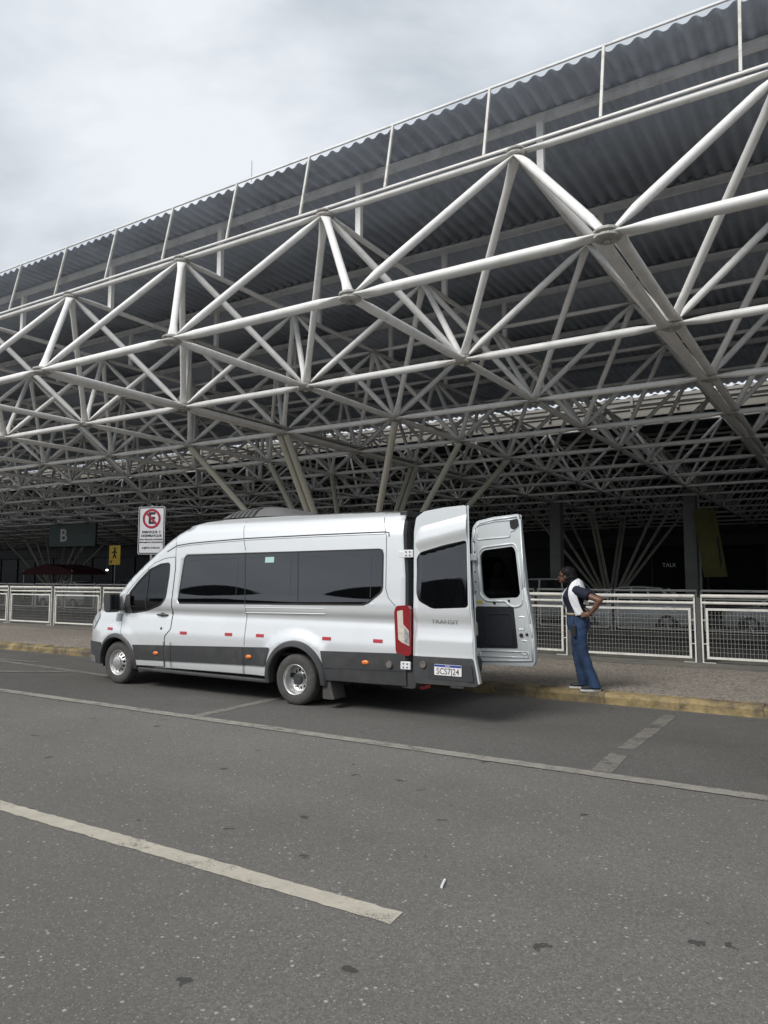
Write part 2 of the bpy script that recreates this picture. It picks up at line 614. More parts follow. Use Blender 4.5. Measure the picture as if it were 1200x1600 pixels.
def text(name, s, size, m, parent, mtx, depth=0.002, ax='CENTER', sx=1.0, bold=0.0):
    cu = bpy.data.curves.new(name, 'FONT')
    cu.body = s
    cu.size = size
    cu.align_x = ax
    cu.align_y = 'CENTER'
    cu.extrude = depth
    cu.offset = bold
    tmp = bpy.data.objects.new(name + '_tmp', cu)
    COL.objects.link(tmp)
    dg = bpy.context.evaluated_depsgraph_get()
    me = bpy.data.meshes.new_from_object(tmp.evaluated_get(dg))
    bpy.data.objects.remove(tmp)
    bpy.data.curves.remove(cu)
    me.materials.clear()
    me.materials.append(MATS[m])
    me.transform(Matrix.Diagonal((sx, 1, 1, 1)))
    o = bpy.data.objects.new(name, me)
    link(o, parent)
    o.matrix_local = mtx
    return o


def face_neg_y(x, y, z):
    """text lying in XZ, readable from -Y"""
    return Matrix.Translation((x, y, z)) @ Matrix.Rotation(R(90), 4, 'X')


def interp(tab, x):
    if x <= tab[0][0]:
        return tab[0][1]
    for (a, b), (c, d) in zip(tab, tab[1:]):
        if x <= c:
            return b + (d - b) * (x - a) / (c - a)
    return tab[-1][1]


# ------------------------------------------------------------------ ground, road, pavement
def sheet(name, x0, x1, y0, y1, z, m, nx=1, ny=1):
    vs = [(x0 + (x1 - x0) * i / nx, y0 + (y1 - y0) * j / ny, z) for j in range(ny + 1) for i in range(nx + 1)]
    fs = [(j * (nx + 1) + i, j * (nx + 1) + i + 1, (j + 1) * (nx + 1) + i + 1, (j + 1) * (nx + 1) + i) for j in range(ny) for i in range(nx)]
    return tag(obj(name, mesh(name, vs, fs, m)), kind='structure')


KY = 10.62          # kerb face
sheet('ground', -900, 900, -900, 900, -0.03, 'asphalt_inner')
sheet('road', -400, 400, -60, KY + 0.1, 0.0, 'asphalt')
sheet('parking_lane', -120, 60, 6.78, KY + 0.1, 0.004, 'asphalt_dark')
sheet('pavement', -120, 60, KY + 0.27, 16.2, 0.15, 'pavement')
sheet('pavement_band', -120, 60, 14.55, 16.2, 0.154, 'concrete_band')
tag(MB().box(-120, 60, 16.2, 16.35, -0.02, 0.148).build('pavement_edge', 'concrete_band'), kind='structure')
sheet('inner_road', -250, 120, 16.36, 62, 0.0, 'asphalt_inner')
tag(MB().box(-120, 60, 23.35, 24.25, -0.02, 0.13).build('traffic_island', 'concrete_band', bevel=0.03), kind='structure')

kerb = tag(empty('kerb', (0, KY, 0)), kind='structure')
kx = -46.0
kmes = []
for q in range(5):
    b = MB()
    nx, L = 8, 1.0
    prof = [(0.0, -0.01), (0.0, 0.105), (0.02, 0.137), (0.055, 0.15), (0.28, 0.153), (0.28, -0.01)]
    vs, fs = [], []
    for i in range(nx + 1):
        for (py, pz) in prof:
            j = random.uniform(-0.007, 0.007) if pz > 0.05 else random.uniform(-0.003, 0.003)
            ex = 0.002 if i == 0 else (-0.002 if i == nx else 0)
            vs.append((L * i / nx + ex, py + (j if py < 0.1 else 0), pz + (j * 0.8 if 0.1 < pz < 0.152 else 0)))
    k = len(prof)
    for i in range(nx):
        for p in range(k):
            fs.append((i * k + p, i * k + (p + 1) % k, (i + 1) * k + (p + 1) % k, (i + 1) * k + p))
    fs += [tuple(range(k)), tuple(nx * k + p for p in range(k - 1, -1, -1))]
    b.add(vs, fs)
    kmes.append(b.me('kerb_stone', 'kerb_yellow', smooth=False))
n = 0
while kx < 6:
    o = obj('kerb_stone', kmes[n % 5], kerb, (kx, random.uniform(-0.006, 0.006), random.uniform(-0.004, 0.003)))
    kx += 1.0
    n += 1


def line(name, pts, m, z=0.008):
    """painted quad with slightly ragged edges; points go round the quad"""
    p = [Vector((q[0], q[1])) for q in pts]
    if (p[1] - p[0]).length < (p[2] - p[1]).length:
        p = p[1:] + p[:1]
    L = (p[1] - p[0]).length
    nn = min(600, max(4, int(L / 0.06)))
    jit = lambda: Vector((random.uniform(-.006, .006), random.uniform(-.007, .007)))
    vs, fs = [], []
    for k in range(nn + 1):
        t = k / nn
        a, b = p[0].lerp(p[1], t) + jit(), p[3].lerp(p[2], t) + jit()
        vs += [(a.x, a.y, z), (b.x, b.y, z)]
    for k in range(nn):
        fs.append((2 * k, 2 * k + 2, 2 * k + 3, 2 * k + 1))
    o = obj(name, mesh(name, vs, fs, m))
    return tag(o, kind='structure')


line('lane_marking', [(-30, 6.7), (6, 6.757), (6, 6.927), (-30, 6.87)], 'line_grey')
line('lane_marking', [(-7.6, 3.37), (-2.06, 3.37), (-2.075, 3.515), (-7.6, 3.515)], 'line_white', 0.004)
line('bay_marking', [(-2.10, 6.93), (-1.90, 6.93), (-1.95, 7.66), (-2.13, 7.72)], 'line_faint')
line('bay_marking', [(-2.13, 7.95), (-1.96, 7.98), (-1.95, 9.25), (-2.12, 9.2)], 'line_faint')
line('bay_marking', [(-2.12, 9.36), (-1.95, 9.38), (-1.96, 10.2), (-2.12, 10.2)], 'line_faint')
line('bay_marking', [(-7.2, 6.9), (-7.04, 6.9), (-7.14, 10.2), (-7.30, 10.2)], 'line_faint')
line('bay_marking', [(-15.6, 9.25), (-15.5, 9.08), (-11.2, 8.72), (-11.2, 8.88)], 'line_faint')
line('bay_marking', [(-13.9, 7.98), (-13.7, 7.86), (-12.35, 8.72), (-12.5, 8.82)], 'line_faint', 0.012)
line('bay_marking', [(-16.9, 9.35), (-16.9, 9.2), (-14.3, 9.3), (-14.3, 9.42)], 'line_faint', 0.012)
cb = MB().tube((0, 0, 0), (-0.03, 0.10, 0.0), 0.008, 8)
tag(cb.build('paper_scrap', 'litter', loc=(-2.05, 3.9, 0.009)), 'small white paper scrap lying on the asphalt beside the near lane line', 'litter')

# ------------------------------------------------------------------ space frame canopy
A = 3.5
X0, Y0 = -3.6111 * A, 2.3201 * A
ZB, ZT = CAM_H + 1.0950 * A, CAM_H + 1.7796 * A
NJ = 15


def bnode(i, j):
    return Vector((X0 + i * A, Y0 + j * A, ZB))


def tnode(i, j):
    return Vector((X0 + i * A, Y0 + j * A, ZT))


canopy = tag(empty('space_frame_canopy', (X0, Y0, 0)), 'white tubular steel space frame canopy with corrugated roof over the drop-off', 'canopy')


def strut_mesh(L, r, name, n=12):
    """tube along +Z with both ends squashed flat"""
    st = [(0.02, 0.22, 1.45), (0.10, 0.25, 1.45), (0.34, 0.72, 1.16), (0.52, 1.0, 1.0)]
    rings = st + [(L - s[0], s[1], s[2]) for s in reversed(st)]
    vs, fs = [], []
    for (z, fl, wd) in rings:
        for k in range(n):
            t = 2 * math.pi * k / n
            vs.append((r * wd * math.cos(t), r * fl * math.sin(t), z))
    for i in range(len(rings) - 1):
        for k in range(n):
            fs.append((i * n + k, i * n + (k + 1) % n, (i + 1) * n + (k + 1) % n, (i + 1) * n + k))
    fs += [tuple(range(n - 1, -1, -1)), tuple((len(rings) - 1) * n + k for k in range(n))]
    return mesh(name, vs, fs, 'tube_white', smooth=True)


def strut_matrix(a, b):
    d = (b - a).normalized()
    x = d.cross(Vector((0, 0, 1)))
    if x.length < 1e-3:
        x = Vector((1, 0, 0))
    x.normalize()
    y = d.cross(x)
    return Matrix(((x.x, y.x, d.x, a.x), (x.y, y.y, d.y, a.y), (x.z, y.z, d.z, a.z), (0, 0, 0, 1)))


LD = (tnode(.5, .5) - bnode(0, 0)).length
SM = {'chord': strut_mesh(A, 0.068, 'strut'), 'diag': strut_mesh(LD, 0.062, 'strut'), 'beam': strut_mesh(A, 0.074, 'strut'), 'upper': strut_mesh(A, 0.052, 'strut')}
SR = {'chord': 0.068, 'diag': 0.062, 'beam': 0.074, 'upper': 0.052}
members = []


def irange(Y):
    lo = math.floor((-1.72 * Y - 6 - X0) / A)
    hi = math.ceil((6 - X0) / A)
    return lo, hi


for j in range(NJ + 1):
    lo, hi = irange(Y0 + j * A)
    for i in range(lo, hi + 1):
        p = bnode(i, j)
        members.append((p, bnode(i + 1, j), 'chord'))
        if j < NJ:
            if i == 0:
                for s in (-0.10, 0.10):
                    members.append((p + Vector((s, 0, 0)), bnode(i, j + 1) + Vector((s, 0, 0)), 'chord'))
            else:
                if i == 3:
                    for s in (-0.078, 0.078):
                        members.append((p + Vector((s, 0, s * 0.5)), bnode(i, j + 1) + Vector((s, 0, s * 0.5)), 'beam'))
                else:
                    members.append((p, bnode(i, j + 1), 'chord'))
        if j < NJ:
            t = tnode(i + .5, j + .5)
            members.append((t, tnode(i + 1.5, j + .5), 'upper'))
            if j < NJ - 1:
                members.append((t, tnode(i + .5, j + 1.5), 'upper'))
            for di in (0, 1):
                for dj in (0, 1):
                    q = bnode(i + di, j + dj)
                    members.append((q, t, 'diag'))
camp = Vector((0, 0, CAM_H))


def view_key(m):
    c = (m[0] + m[1]) / 2 - camp
    dpt = c.dot(fw)
    if dpt < 1:
        return 1e6
    x, y = abs(c.dot(rt) / dpt) * 1160 / 600, abs(c.dot(up) / dpt) * 1160 / 800
    return c.length + (0 if x < 1.12 and y < 1.1 else 500)


members.sort(key=view_key)
inv = canopy.matrix_world.inverted()
off = Vector((X0, Y0, 0))
for a, b, k in members[:296]:
    o = obj('strut', SM[k], canopy)
    o.matrix_local = strut_matrix(a - off, b - off)
rest = MB()
for a, b, k in members[296:]:
    far = (a - camp).length > 34
    rest.tube(a - off, b - off, SR[k] * 0.95, 5 if far else 8, caps=False)
rm = mesh('far_struts', rest.v, rest.f, 'tube_white', smooth=True)
tag(obj('far_struts', rm, canopy), kind='stuff')
# joints: stacked plates with bolt cap
jb = MB()
jb.lathe([(0.0, -0.06), (0.13, -0.06), (0.155, -0.045), (0.155, -0.02), (0.11, -0.018), (0.11, 0.018), (0.155, 0.02), (0.155, 0.045), (0.13, 0.06), (0.0, 0.06)], 14)
jb.tube((0, 0.05, 0), (0, 0.10, 0), 0.035, 8)
for k in range(5):
    t = 2 * math.pi * k / 5
    jb.tube((0.08 * math.cos(t), 0.05, 0.08 * math.sin(t)), (0.08 * math.cos(t), 0.07, 0.08 * math.sin(t)), 0.014, 6)
jm = jb.me('node_joint', 'node_steel')
jm.transform(Matrix.Rotation(R(90), 4, 'X'))
nodes = []
for j in range(5):
    lo, hi = irange(Y0 + j * A)
    for i in range(lo, hi + 1):
        nodes += [bnode(i, j), tnode(i + .5, j + .5)]
nodes.sort(key=lambda p: view_key((p, p)))
for p in nodes[:46]:
    obj('node_joint', jm, canopy, p - off, rot=(R(180) if p.z < 6.5 else 0, 0, random.uniform(0, 6)))
# rain-stained tray along the column line
MB().box(-0.16, 0.16, A * 1.02, A * 6.5, ZB + 0.10, ZB + 0.16).build('cable_tray', 'node_steel', canopy)


# roof sheets
def wave_roof(name, x0, x1, y0, y1, z0, z1, wl, amp, seg=6, rows=1, m='roof_metal'):
    nw = int((x1 - x0) / wl * seg)
    prof = [0.0, 0.85, 1.0, 0.85, 0.0, -0.85, -1.0, -0.85] if seg == 8 else [0, .87, .87, 0, -.87, -.87]
    vs, fs = [], []
    for r in range(rows + 1):
        y = y0 + (y1 - y0) * r / rows
        z = z0 + (z1 - z0) * r / rows
        for i in range(nw + 1):
            vs.append((x0 + wl * i / seg, y, z + amp * prof[i % seg]))
    for r in range(rows):
        for i in range(nw):
            a = r * (nw + 1) + i
            fs.append((a, a + 1, a + nw + 2, a + nw + 1))
    me = mesh(name, vs, fs, m, smooth=True)
    o = obj(name, me, canopy, -off)
    s = o.modifiers.new('solid', 'SOLIDIFY')
    s.thickness = 0.008
    return o


WL = A / 14
for (xa, xb) in ((-260, -110.2), (35.2, 160)):
    for (ya, yb, za, zb) in ((10.12, 29.75, 9.24, 9.0), (30.85, 66, 9.16, 9.0)):
        wave_roof('roof_sheet', xa, xb, ya, yb, za, zb, 1.0, 0.04, 6, m='roof_metal' if ya < 30 else 'roof_shaded')
roofz = lambda y: 9.255 - (y - 10.2) * 0.012
# overlapping rows of sheets, each lapped a little under the row before it
ys = [10.12, 14.2, 18.0, 21.8, 25.6, 29.75]
for k in range(5):
    wave_roof('roof_sheet', -110, 35, ys[k], ys[k + 1] + 0.15, roofz(ys[k]) + 0.012 * (k % 2), roofz(ys[k + 1]) + 0.012 * (k % 2), WL, 0.034, 8)
wave_roof('roof_sheet', -110, 35, 30.85, 47, 9.16, 9.10, 0.5, 0.04, 6, m='roof_shaded')
wave_roof('roof_sheet', -110, 35, 46.9, 66, 9.11, 9.0, 0.5, 0.05, 6, m='roof_shaded')
for k in range(6):
    y = 10.92 + k * 3.42
    z = roofz(y) - 0.06
    b = MB()
    b.box(-100, 30, y - 0.035, y + 0.035, z - 0.012, z)
    b.box(-100, 30, y - 0.004, y + 0.004, z - 0.138, z - 0.012)
    b.box(-100, 30, y - 0.035, y + 0.035, z - 0.15, z - 0.138)
    b.build('purlin', 'purlin_paint', canopy, loc=-off)
for k in range(9):
    y = 31.4 + k * 3.5
    MB().box(-140, 40, y - 0.04, y + 0.04, 8.88, 9.03).build('purlin', 'node_steel', canopy, loc=-off)
# stub posts carrying the purlins
pm = MB().box(-0.055, 0.055, -0.045, 0.045, 0, 1.0).me('stub_post', 'tube_white')
for j in range(4):
    lo, hi = irange(Y0 + (j + .5) * A)
    lo = max(lo, -9)
    for i in range(lo, hi):
        y = 10.92 + j * 3.42
        o = obj('stub_post', pm, canopy, Vector((X0 + (i + .5) * A, y, ZT)) - off)
        o.scale = (1, 1, roofz(y) - 0.21 - ZT)
# fascia frame at the eave
EY, EZ = 10.05, 9.285
eb = MB()
eb.box(-100, 30, EY - 0.018, EY + 0.018, EZ - 0.018, EZ + 0.018)
eb.build('eave_rail', 'purlin_paint', canopy, loc=-off, bevel=0.006)
TY = Y0 + .5 * A
MB().box(-100, 30, TY - 0.085, TY - 0.05, ZT + 0.055, ZT + 0.09).build('lower_rail', 'tube_white', canopy, loc=-off, bevel=0.006)
pb = MB()
pv0, pv1 = Vector((0, TY - 0.07, ZT + 0.091)), Vector((0, EY, EZ - 0.018))
d = 0.019
pb.add([(-d, pv0.y - d, pv0.z), (d, pv0.y - d, pv0.z), (d, pv0.y + d, pv0.z), (-d, pv0.y + d, pv0.z), (-d, pv1.y - d, pv1.z), (d, pv1.y - d, pv1.z), (d, pv1.y + d, pv1.z), (-d, pv1.y + d, pv1.z)],
       [(0, 3, 2, 1), (4, 5, 6, 7), (0, 1, 5, 4), (1, 2, 6, 5), (2, 3, 7, 6), (3, 0, 4, 7)])
pm = pb.me('fascia_post', 'post_paint')
for k in range(-24, 10):
    x = X0 + 2.5 * A - 0.14 * A + k * A / 2
    obj('fascia_post', pm, canopy, Vector((x, 0, 0)) - off)
sm = MB().tube((0, 0, 0), (0, 0, 0.42), 0.008, 6).me('lightning_rod', 'node_steel')
for x in (-20.6, -9.35, -0.78):
    obj('lightning_rod', sm, canopy, Vector((x, EY + 0.1, EZ)) - off)
# inner eave beyond the open strip in the roof
MB().box(-150, 45, 30.72, 30.80, 8.30, 9.115).build('inner_fascia', 'fascia', canopy, loc=-off)
for k in range(60):
    MB().box(-0.05, 0.05, 30.60, 30.72, 8.5, 9.16).build('fascia_bracket', 'fascia', canopy, loc=Vector((-100 + k * 1.75, 0, 0)) - off)
MB().box(-150, 45, 30.66, 30.72, 8.62, 8.70).box(-150, 45, 30.66, 30.72, 8.98, 9.06).build('fascia_rib', 'fascia', canopy, loc=-off)


# columns: fans of inclined tubes
def tree_column(i, j, label):
    base = Vector((X0 + i * A, Y0 + j * A, 0))
    c = tag(empty('branching_column', base), label, 'column', 'fan columns under the canopy')
    MB().box(-0.55, 0.55, -0.55, 0.55, -0.02, 0.35).build('pedestal', 'concrete', c, bevel=0.04)
    for di, dj in ((-1, -1), (0, -1), (1, -1), (-1, 0), (1, 0), (-1, 1), (0, 1), (1, 1)):
        top = Vector((di * A, dj * A, ZB - 0.05))
        bot = Vector((di * 0.2, dj * 0.2, 0.33))
        offs = (-0.11, 0.11) if di == 0 else (0.0,)
        for s in offs:
            MB().tube(bot + Vector((s, 0, 0)), top + Vector((s, 0, 0)), 0.088, 14).build('strut', 'tube_cream', c, auto=True)
    return c


tree_column(0, 3, 'nearest fan of cream inclined tubes rising behind the van')
tree_column(0, 11, 'distant fan of inclined tubes seen past the standing woman')
tree_column(-8, 11, 'distant fan of inclined tubes hidden behind the van cabin')
tree_column(-16, 11, 'distant fan of inclined tubes at far left under the canopy')

# ------------------------------------------------------------------ van
VX, VY = -6.59, 9.25
van = tag(empty('passenger_van', (VX, VY, 0)), 'silver-white high-roof passenger van with both rear doors swung open', 'van')
HWT = [(.28, .99), (.40, 1.012), (.60, 1.028), (.76, 1.034), (.84, 1.033), (.90, 1.026), (1.0, 1.008), (1.10, .990), (1.17, .972), (1.21, .972), (1.28, 1.008), (1.32, 1.017), (1.40, 1.017), (1.50, 1.007), (2.12, .955), (2.33, .935), (2.48, .89), (2.58, .82), (2.63, .74), (2.67, .64)]
DT = [interp(HWT, 0.2 + 0.005 * k) for k in range(520)]
G = [math.exp(-(q / 5.0) ** 2) for q in range(-9, 10)]
HWS = [sum(G[q + 9] * DT[min(519, max(0, k + q))] for q in range(-9, 10)) / sum(G) for k in range(520)]
PLAN = [(-4.74, .79), (-4.68, .82), (-4.60, .86), (-4.45, .915), (-4.25, .96), (-4.0, .988), (-3.75, 1.0), (1.45, 1.0), (1.7, .992), (1.9, .975)]
SIL = [(-4.71, .30), (-4.72, .50), (-4.70, .66), (-4.65, .82), (-4.59, .98), (-4.50, 1.13), (-4.28, 1.29), (-4.0, 1.40), (-3.84, 1.475), (-3.66, 1.655), (-3.534, 1.77), (-3.25, 1.98), (-2.972, 2.175), (-2.742, 2.33), (-2.553, 2.45), (-2.35, 2.555), (-2.10, 2.63), (-1.75, 2.665), (-1.2, 2.675), (-.2, 2.67), (.8, 2.655), (1.3, 2.645), (1.62, 2.62)]


def hw(x, z):
    k = (z - 0.2) / 0.005
    i = max(0, min(518, int(k)))
    v = HWS[i] + (HWS[i + 1] - HWS[i]) * min(1, max(0, k - i))
    v *= interp(PLAN, x)
    for (cx, cz, amt, r0) in ((0, .345, .030, .56), (-3.787, .335, .016, .52)):
        r = math.hypot(x - cx, z - cz)
        t = min(1, max(0, (r0 + 0.17 - r) / 0.17))
        v += amt * t * t * (3 - 2 * t)
    # sharp-ish roll at the windscreen pillar
    if -3.9 < x < -2.3 and z > 1.3:
        ze = interp(SIL, x)
        t = max(0, 1 - (ze - z) / 0.11)
        v -= 0.05 * t * t
    return v


def subdivided(outer, holes, xs, zs):
    loops = [list(outer)] + [list(h) for h in holes]
    flat = [p for l in loops for p in l]
    tri = tessellate_polygon([[Vector((p[0], p[1], 0)) for p in l] for l in loops])
    bm = bmesh.new()
    vv = [bm.verts.new((p[0], 0, p[1])) for p in flat]
    for t in tri:
        try:
            bm.faces.new([vv[i] for i in t])
        except ValueError:
            pass
    for x in xs:
        bmesh.ops.bisect_plane(bm, geom=bm.verts[:] + bm.edges[:] + bm.faces[:], dist=1e-5, plane_co=(x, 0, 0), plane_no=(1, 0, 0))
    for z in zs:
        bmesh.ops.bisect_plane(bm, geom=bm.verts[:] + bm.edges[:] + bm.faces[:], dist=1e-5, plane_co=(0, 0, z), plane_no=(0, 0, 1))
    return bm


def side_panel(name, outer, m, parent, offs=0.0, holes=(), side=-1, thick=0.0, dx=0.2, dz=0.05):
    x0, x1 = min(p[0] for p in outer), max(p[0] for p in outer)
    z0, z1 = min(p[1] for p in outer), max(p[1] for p in outer)
    xs = [x0 + dx * k for k in range(1, int((x1 - x0) / dx) + 1)]
    zs = [z0 + dz * k for k in range(1, int((z1 - z0) / dz) + 1)]
    bm = subdivided(outer, holes, xs, zs)
    nor = []
    for v in bm.verts:
        x, z = v.co.x, v.co.z
        e = 0.006
        gx = (hw(x + e, z) - hw(x - e, z)) / (2 * e)
        gz = (hw(x, z + e) - hw(x, z - e)) / (2 * e)
        nv = Vector((-gx, side, -gz)).normalized()
        h = hw(x, z)
        v.co = Vector((x, side * h, z)) + nv * offs
        nor.append(nv)
    bmesh.ops.recalc_face_normals(bm, faces=bm.faces)
    bm.faces.ensure_lookup_table()
    s = sum(f.normal.y * f.calc_area() for f in bm.faces)
    if s * side < 0:
        bmesh.ops.reverse_faces(bm, faces=bm.faces)
    me = bpy.data.meshes.new(name)
    bm.to_mesh(me)
    bm.free()
    me.materials.append(MATS[m])
    me.polygons.foreach_set('use_smooth', [True] * len(me.polygons))
    me.normals_split_custom_set_from_vertices(nor)
    o = obj(name, me, parent)
    if thick:
        sdf = o.modifiers.new('solid', 'SOLIDIFY')
        sdf.thickness = thick
        sdf.offset = -1
    return o


def stroke(name, pts, w, m, parent, offs, side=-1, closed=False):
    """thin strip following a path on the body side"""
    P = []
    for (a, b) in zip(pts, pts[1:] + (pts[:1] if closed else [])):
        L = math.dist(a, b)
        nn = max(1, int(L / 0.06))
        P += [(a[0] + (b[0] - a[0]) * k / nn, a[1] + (b[1] - a[1]) * k / nn) for k in range(nn)]
    if not closed:
        P.append(pts[-1])
    vs, fs = [], []
    n_ = len(P)
    for i, p in enumerate(P):
        a = P[i - 1] if (i or closed) else p
        b = P[(i + 1) % n_] if (i < n_ - 1 or closed) else p
        d = Vector((b[0] - a[0], b[1] - a[1])).normalized()
        q = Vector((-d.y, d.x)) * w / 2
        for s in (-1, 1):
            x, z = p[0] + s * q.x, p[1] + s * q.y
            vs.append((x, side * (hw(x, z) + offs), z))
    for i in range(n_ if closed else n_ - 1):
        j = (i + 1) % n_
        fs.append((2 * i, 2 * j, 2 * j + 1, 2 * i + 1))
    return obj(name, mesh(name, vs, fs, m, smooth=True), parent)


SIDE_WIN = fillet([(-2.30, 2.105), (-2.375, 1.36), (1.15, 1.405), (1.405, 1.585), (1.385, 2.135)], 0.07)
DOOR_WIN = fillet([(-3.50, 1.175), (-3.52, 1.50), (-3.318, 1.70), (-3.08, 1.885), (-2.83, 1.97), (-2.63, 1.985), (-2.625, 1.80), (-2.66, 1.43), (-2.76, 1.325), (-3.10, 1.23)], 0.05)
FARCH = arc(-3.787, .335, .435, 0, 180, 24)
RARCH = arc(0, .345, .47, 4, 176, 26)
top = SIL[3:] + [(1.655, 2.57), (1.69, 2.2), (1.735, 1.78), (1.755, 1.3), (1.755, .40)]
BODY = [(-4.70, .66)] + top + [(.47, .39)] + RARCH + [(-.47, .36), (-3.352, .335)] + FARCH[0:] + [(-4.222, .66)]
body = None
for s in (-1, 1):
    o = side_panel('body_side', BODY, 'van_paint', van, 0.0, (SIDE_WIN, DOOR_WIN), s, thick=0.02, dx=0.12, dz=0.03)
    if s < 0:
        body = o
# caps: nose, bonnet, windscreen, roof between the two sides


def cap(name, idx, m, bulge, parent):
    vs, fs = [], []
    K = 14
    pts = SIL[idx[0]:idx[1] + 1]
    for q, (x, z) in enumerate(pts):
        gi = idx[0] + q
        a, b = SIL[max(0, gi - 1)], SIL[min(len(SIL) - 1, gi + 1)]
        d = Vector((b[0] - a[0], b[1] - a[1])).normalized()
        nv = Vector((-d.y, d.x))
        h = hw(x, z)
        B = interp(bulge, x)
        for k in range(K + 1):
            t = -1 + 2 * k / K
            w = (1 - t * t)
            w = w ** 0.8
            vs.append((x + nv.x * B * w, t * h, z + nv.y * B * w))
    for i in range(len(pts) - 1):
        for k in range(K):
            p = i * (K + 1) + k
            fs.append((p, p + 1, p + K + 2, p + K + 1))
    me = mesh(name, vs, fs, m, smooth=True)
    bm = bmesh.new()
    bm.from_mesh(me)
    bmesh.ops.recalc_face_normals(bm, faces=bm.faces)
    bm.to_mesh(me)
    bm.free()
    return obj(name, me, parent)


BUL = [(-4.72, .16), (-4.3, .12), (-3.9, .10), (-3.5, .17), (-2.8, .15), (-2.3, .07), (-1.7, .05), (1.62, .05)]
cap('nose_panel', (0, 3), 'black_plastic', BUL, van)
cap('grille', (3, 5), 'black_plastic', BUL, van)
cap('bonnet', (5, 8), 'van_paint', BUL, van)
cap('windscreen', (8, 14), 'glass_tint', BUL, van)
roof = cap('roof', (14, len(SIL) - 1), 'van_paint', BUL, van)
for s in (-1, 1):
    side_panel('front_bumper', [(-4.715, .30), (-4.70, .665), (-4.20, .665)] + [(x, z) for x, z in FARCH if x < -4.12][:0] + [(-4.23, .45), (-4.235, .30)], 'black_plastic', van, 0.012, side=s)
    hl = side_panel('headlight', fillet([(-4.66, .88), (-4.56, 1.09), (-4.40, 1.17), (-4.36, 1.08), (-4.52, .88)], .03), 'smoke_lens', van, 0.010, side=s)
    bg = side_panel('bumper_grey_insert', fillet([(-4.69, .31), (-4.68, .44), (-4.42, .42), (-4.42, .31)], .02), 'interior_grey', van, 0.018, side=s)
    # glass
    g = side_panel('side_window', fillet([(p[0], p[1]) for p in SIDE_WIN], 0.0, 1), 'glass_tint', van, 0.004, side=s)
    stroke('window_seal', SIDE_WIN, 0.022, 'gasket', g, 0.0055, s, closed=True)
    for x0_, x1_ in ((-1.035, -0.968), (-.035, .022)):
        stroke('pane_joint', [(x0_, 2.13), (x1_, 1.39)], 0.012, 'gasket', g, 0.006, s)
    # slim inner frames of the three panes
    for (xa, xb) in ((-2.24, -1.16), (-.92, -.14), (.08, 1.22)):
        stroke('pane_frame', [(xa, 2.05), (xb, 2.065), (xb, 1.50)] if xa > -2 else [(xa, 2.02), (xb, 2.05), (xb, 1.48)], 0.008, 'dark_trim', g, 0.005, s)
    # front door: raised skin, window, handle
    DO = fillet([(-3.665, .84), (-3.70, 1.12), (-3.57, 1.52), (-3.298, 1.775), (-2.985, 1.985), (-2.755, 2.055), (-2.515, 2.08), (-2.50, 1.90), (-2.53, 1.08), (-2.525, .95), (-2.64, .84), (-2.645, .36), (-3.30, .345), (-3.335, .46), (-3.45, .70)], .025, 3)
    fd = side_panel('front_door', DO, 'van_paint', van, 0.006, (DOOR_WIN,), s, dx=0.12, dz=0.03)
    stroke('door_gap', DO, 0.022, 'gasket', fd, 0.0035, s, closed=True)
    side_panel('window', DOOR_WIN, 'glass_front', fd, 0.002, side=s)
    stroke('window_seal', DOOR_WIN, 0.03, 'gasket', fd, 0.0085, s, closed=True)
    stroke('quarter_bar', [(-3.10, 1.89), (-3.115, 1.225)], 0.028, 'gasket', fd, 0.009, s)
    side_panel('mirror_base', fillet([(-3.66, 1.17), (-3.60, 1.46), (-3.50, 1.50), (-3.47, 1.20), (-3.52, 1.16)], .02), 'black_plastic', fd, 0.012, side=s)
    hx = -2.745
    hb = MB()
    for q in range(9):
        t = q / 8
        x = hx - 0.12 + 0.24 * t
        y = hw(x, 1.16) + 0.012 + 0.032 * math.sin(math.pi * t) ** 0.5
        if q:
            hb.tube((px_, s * py_, 1.16 + 0.004), (x, s * y, 1.16 + 0.004), 0.014, 8)
        px_, py_ = x, y
    hb.sphere((hx, s * (hw(hx, 1.16) + 0.01), 1.165), 0.06, 0.012, 0.035, 12, 6)
    hb.build('handle', 'black_plastic', fd, auto=True)
    side_panel('fuel_lock', fillet([(-2.75, .93), (-2.75, .97), (-2.71, .97), (-2.71, .93)], .015), 'gasket', fd, 0.009, side=s)
    # lower black cladding and mouldings
    side_panel('cladding', fillet([(-3.37, .668), (-.455, .768), (-.54, .50), (-3.29, .432)], .01, 2), 'black_plastic', van, 0.014, side=s)
    side_panel('cladding', fillet([(.45, .770), (1.63, .800), (1.76, .80), (1.775, .40), (.52, .385), (.50, .56)], .01, 2), 'black_plastic', van, 0.014, side=s)
    stroke('cladding_crease', [(.50, .545), (1.76, .575)], 0.008, 'gasket', van, 0.0155, s)
    for xq in (-2.645, -2.49, -.968):
        stroke('cladding_gap', [(xq, .36), (xq, .75)], 0.012, 'gasket', van, 0.0165, s)
    # panel joints
    stroke('panel_gap', [(-1.19, 2.655), (-1.035, 2.16)], 0.007, 'gasket', van, 0.003, s)
    stroke('panel_gap', [(-.968, 1.38), (-.955, .77)], 0.007, 'gasket', van, 0.003, s)
    stroke('panel_gap', [(1.31, 2.63), (1.43, 2.30), (1.455, 1.62), (1.50, 1.50), (1.61, 1.40)], 0.007, 'gasket', van, 0.003, s)
    stroke('panel_gap', [(-2.51, 2.08), (-2.53, 2.30), (-2.58, 2.42)], 0.006, 'gasket', van, 0.003, s)
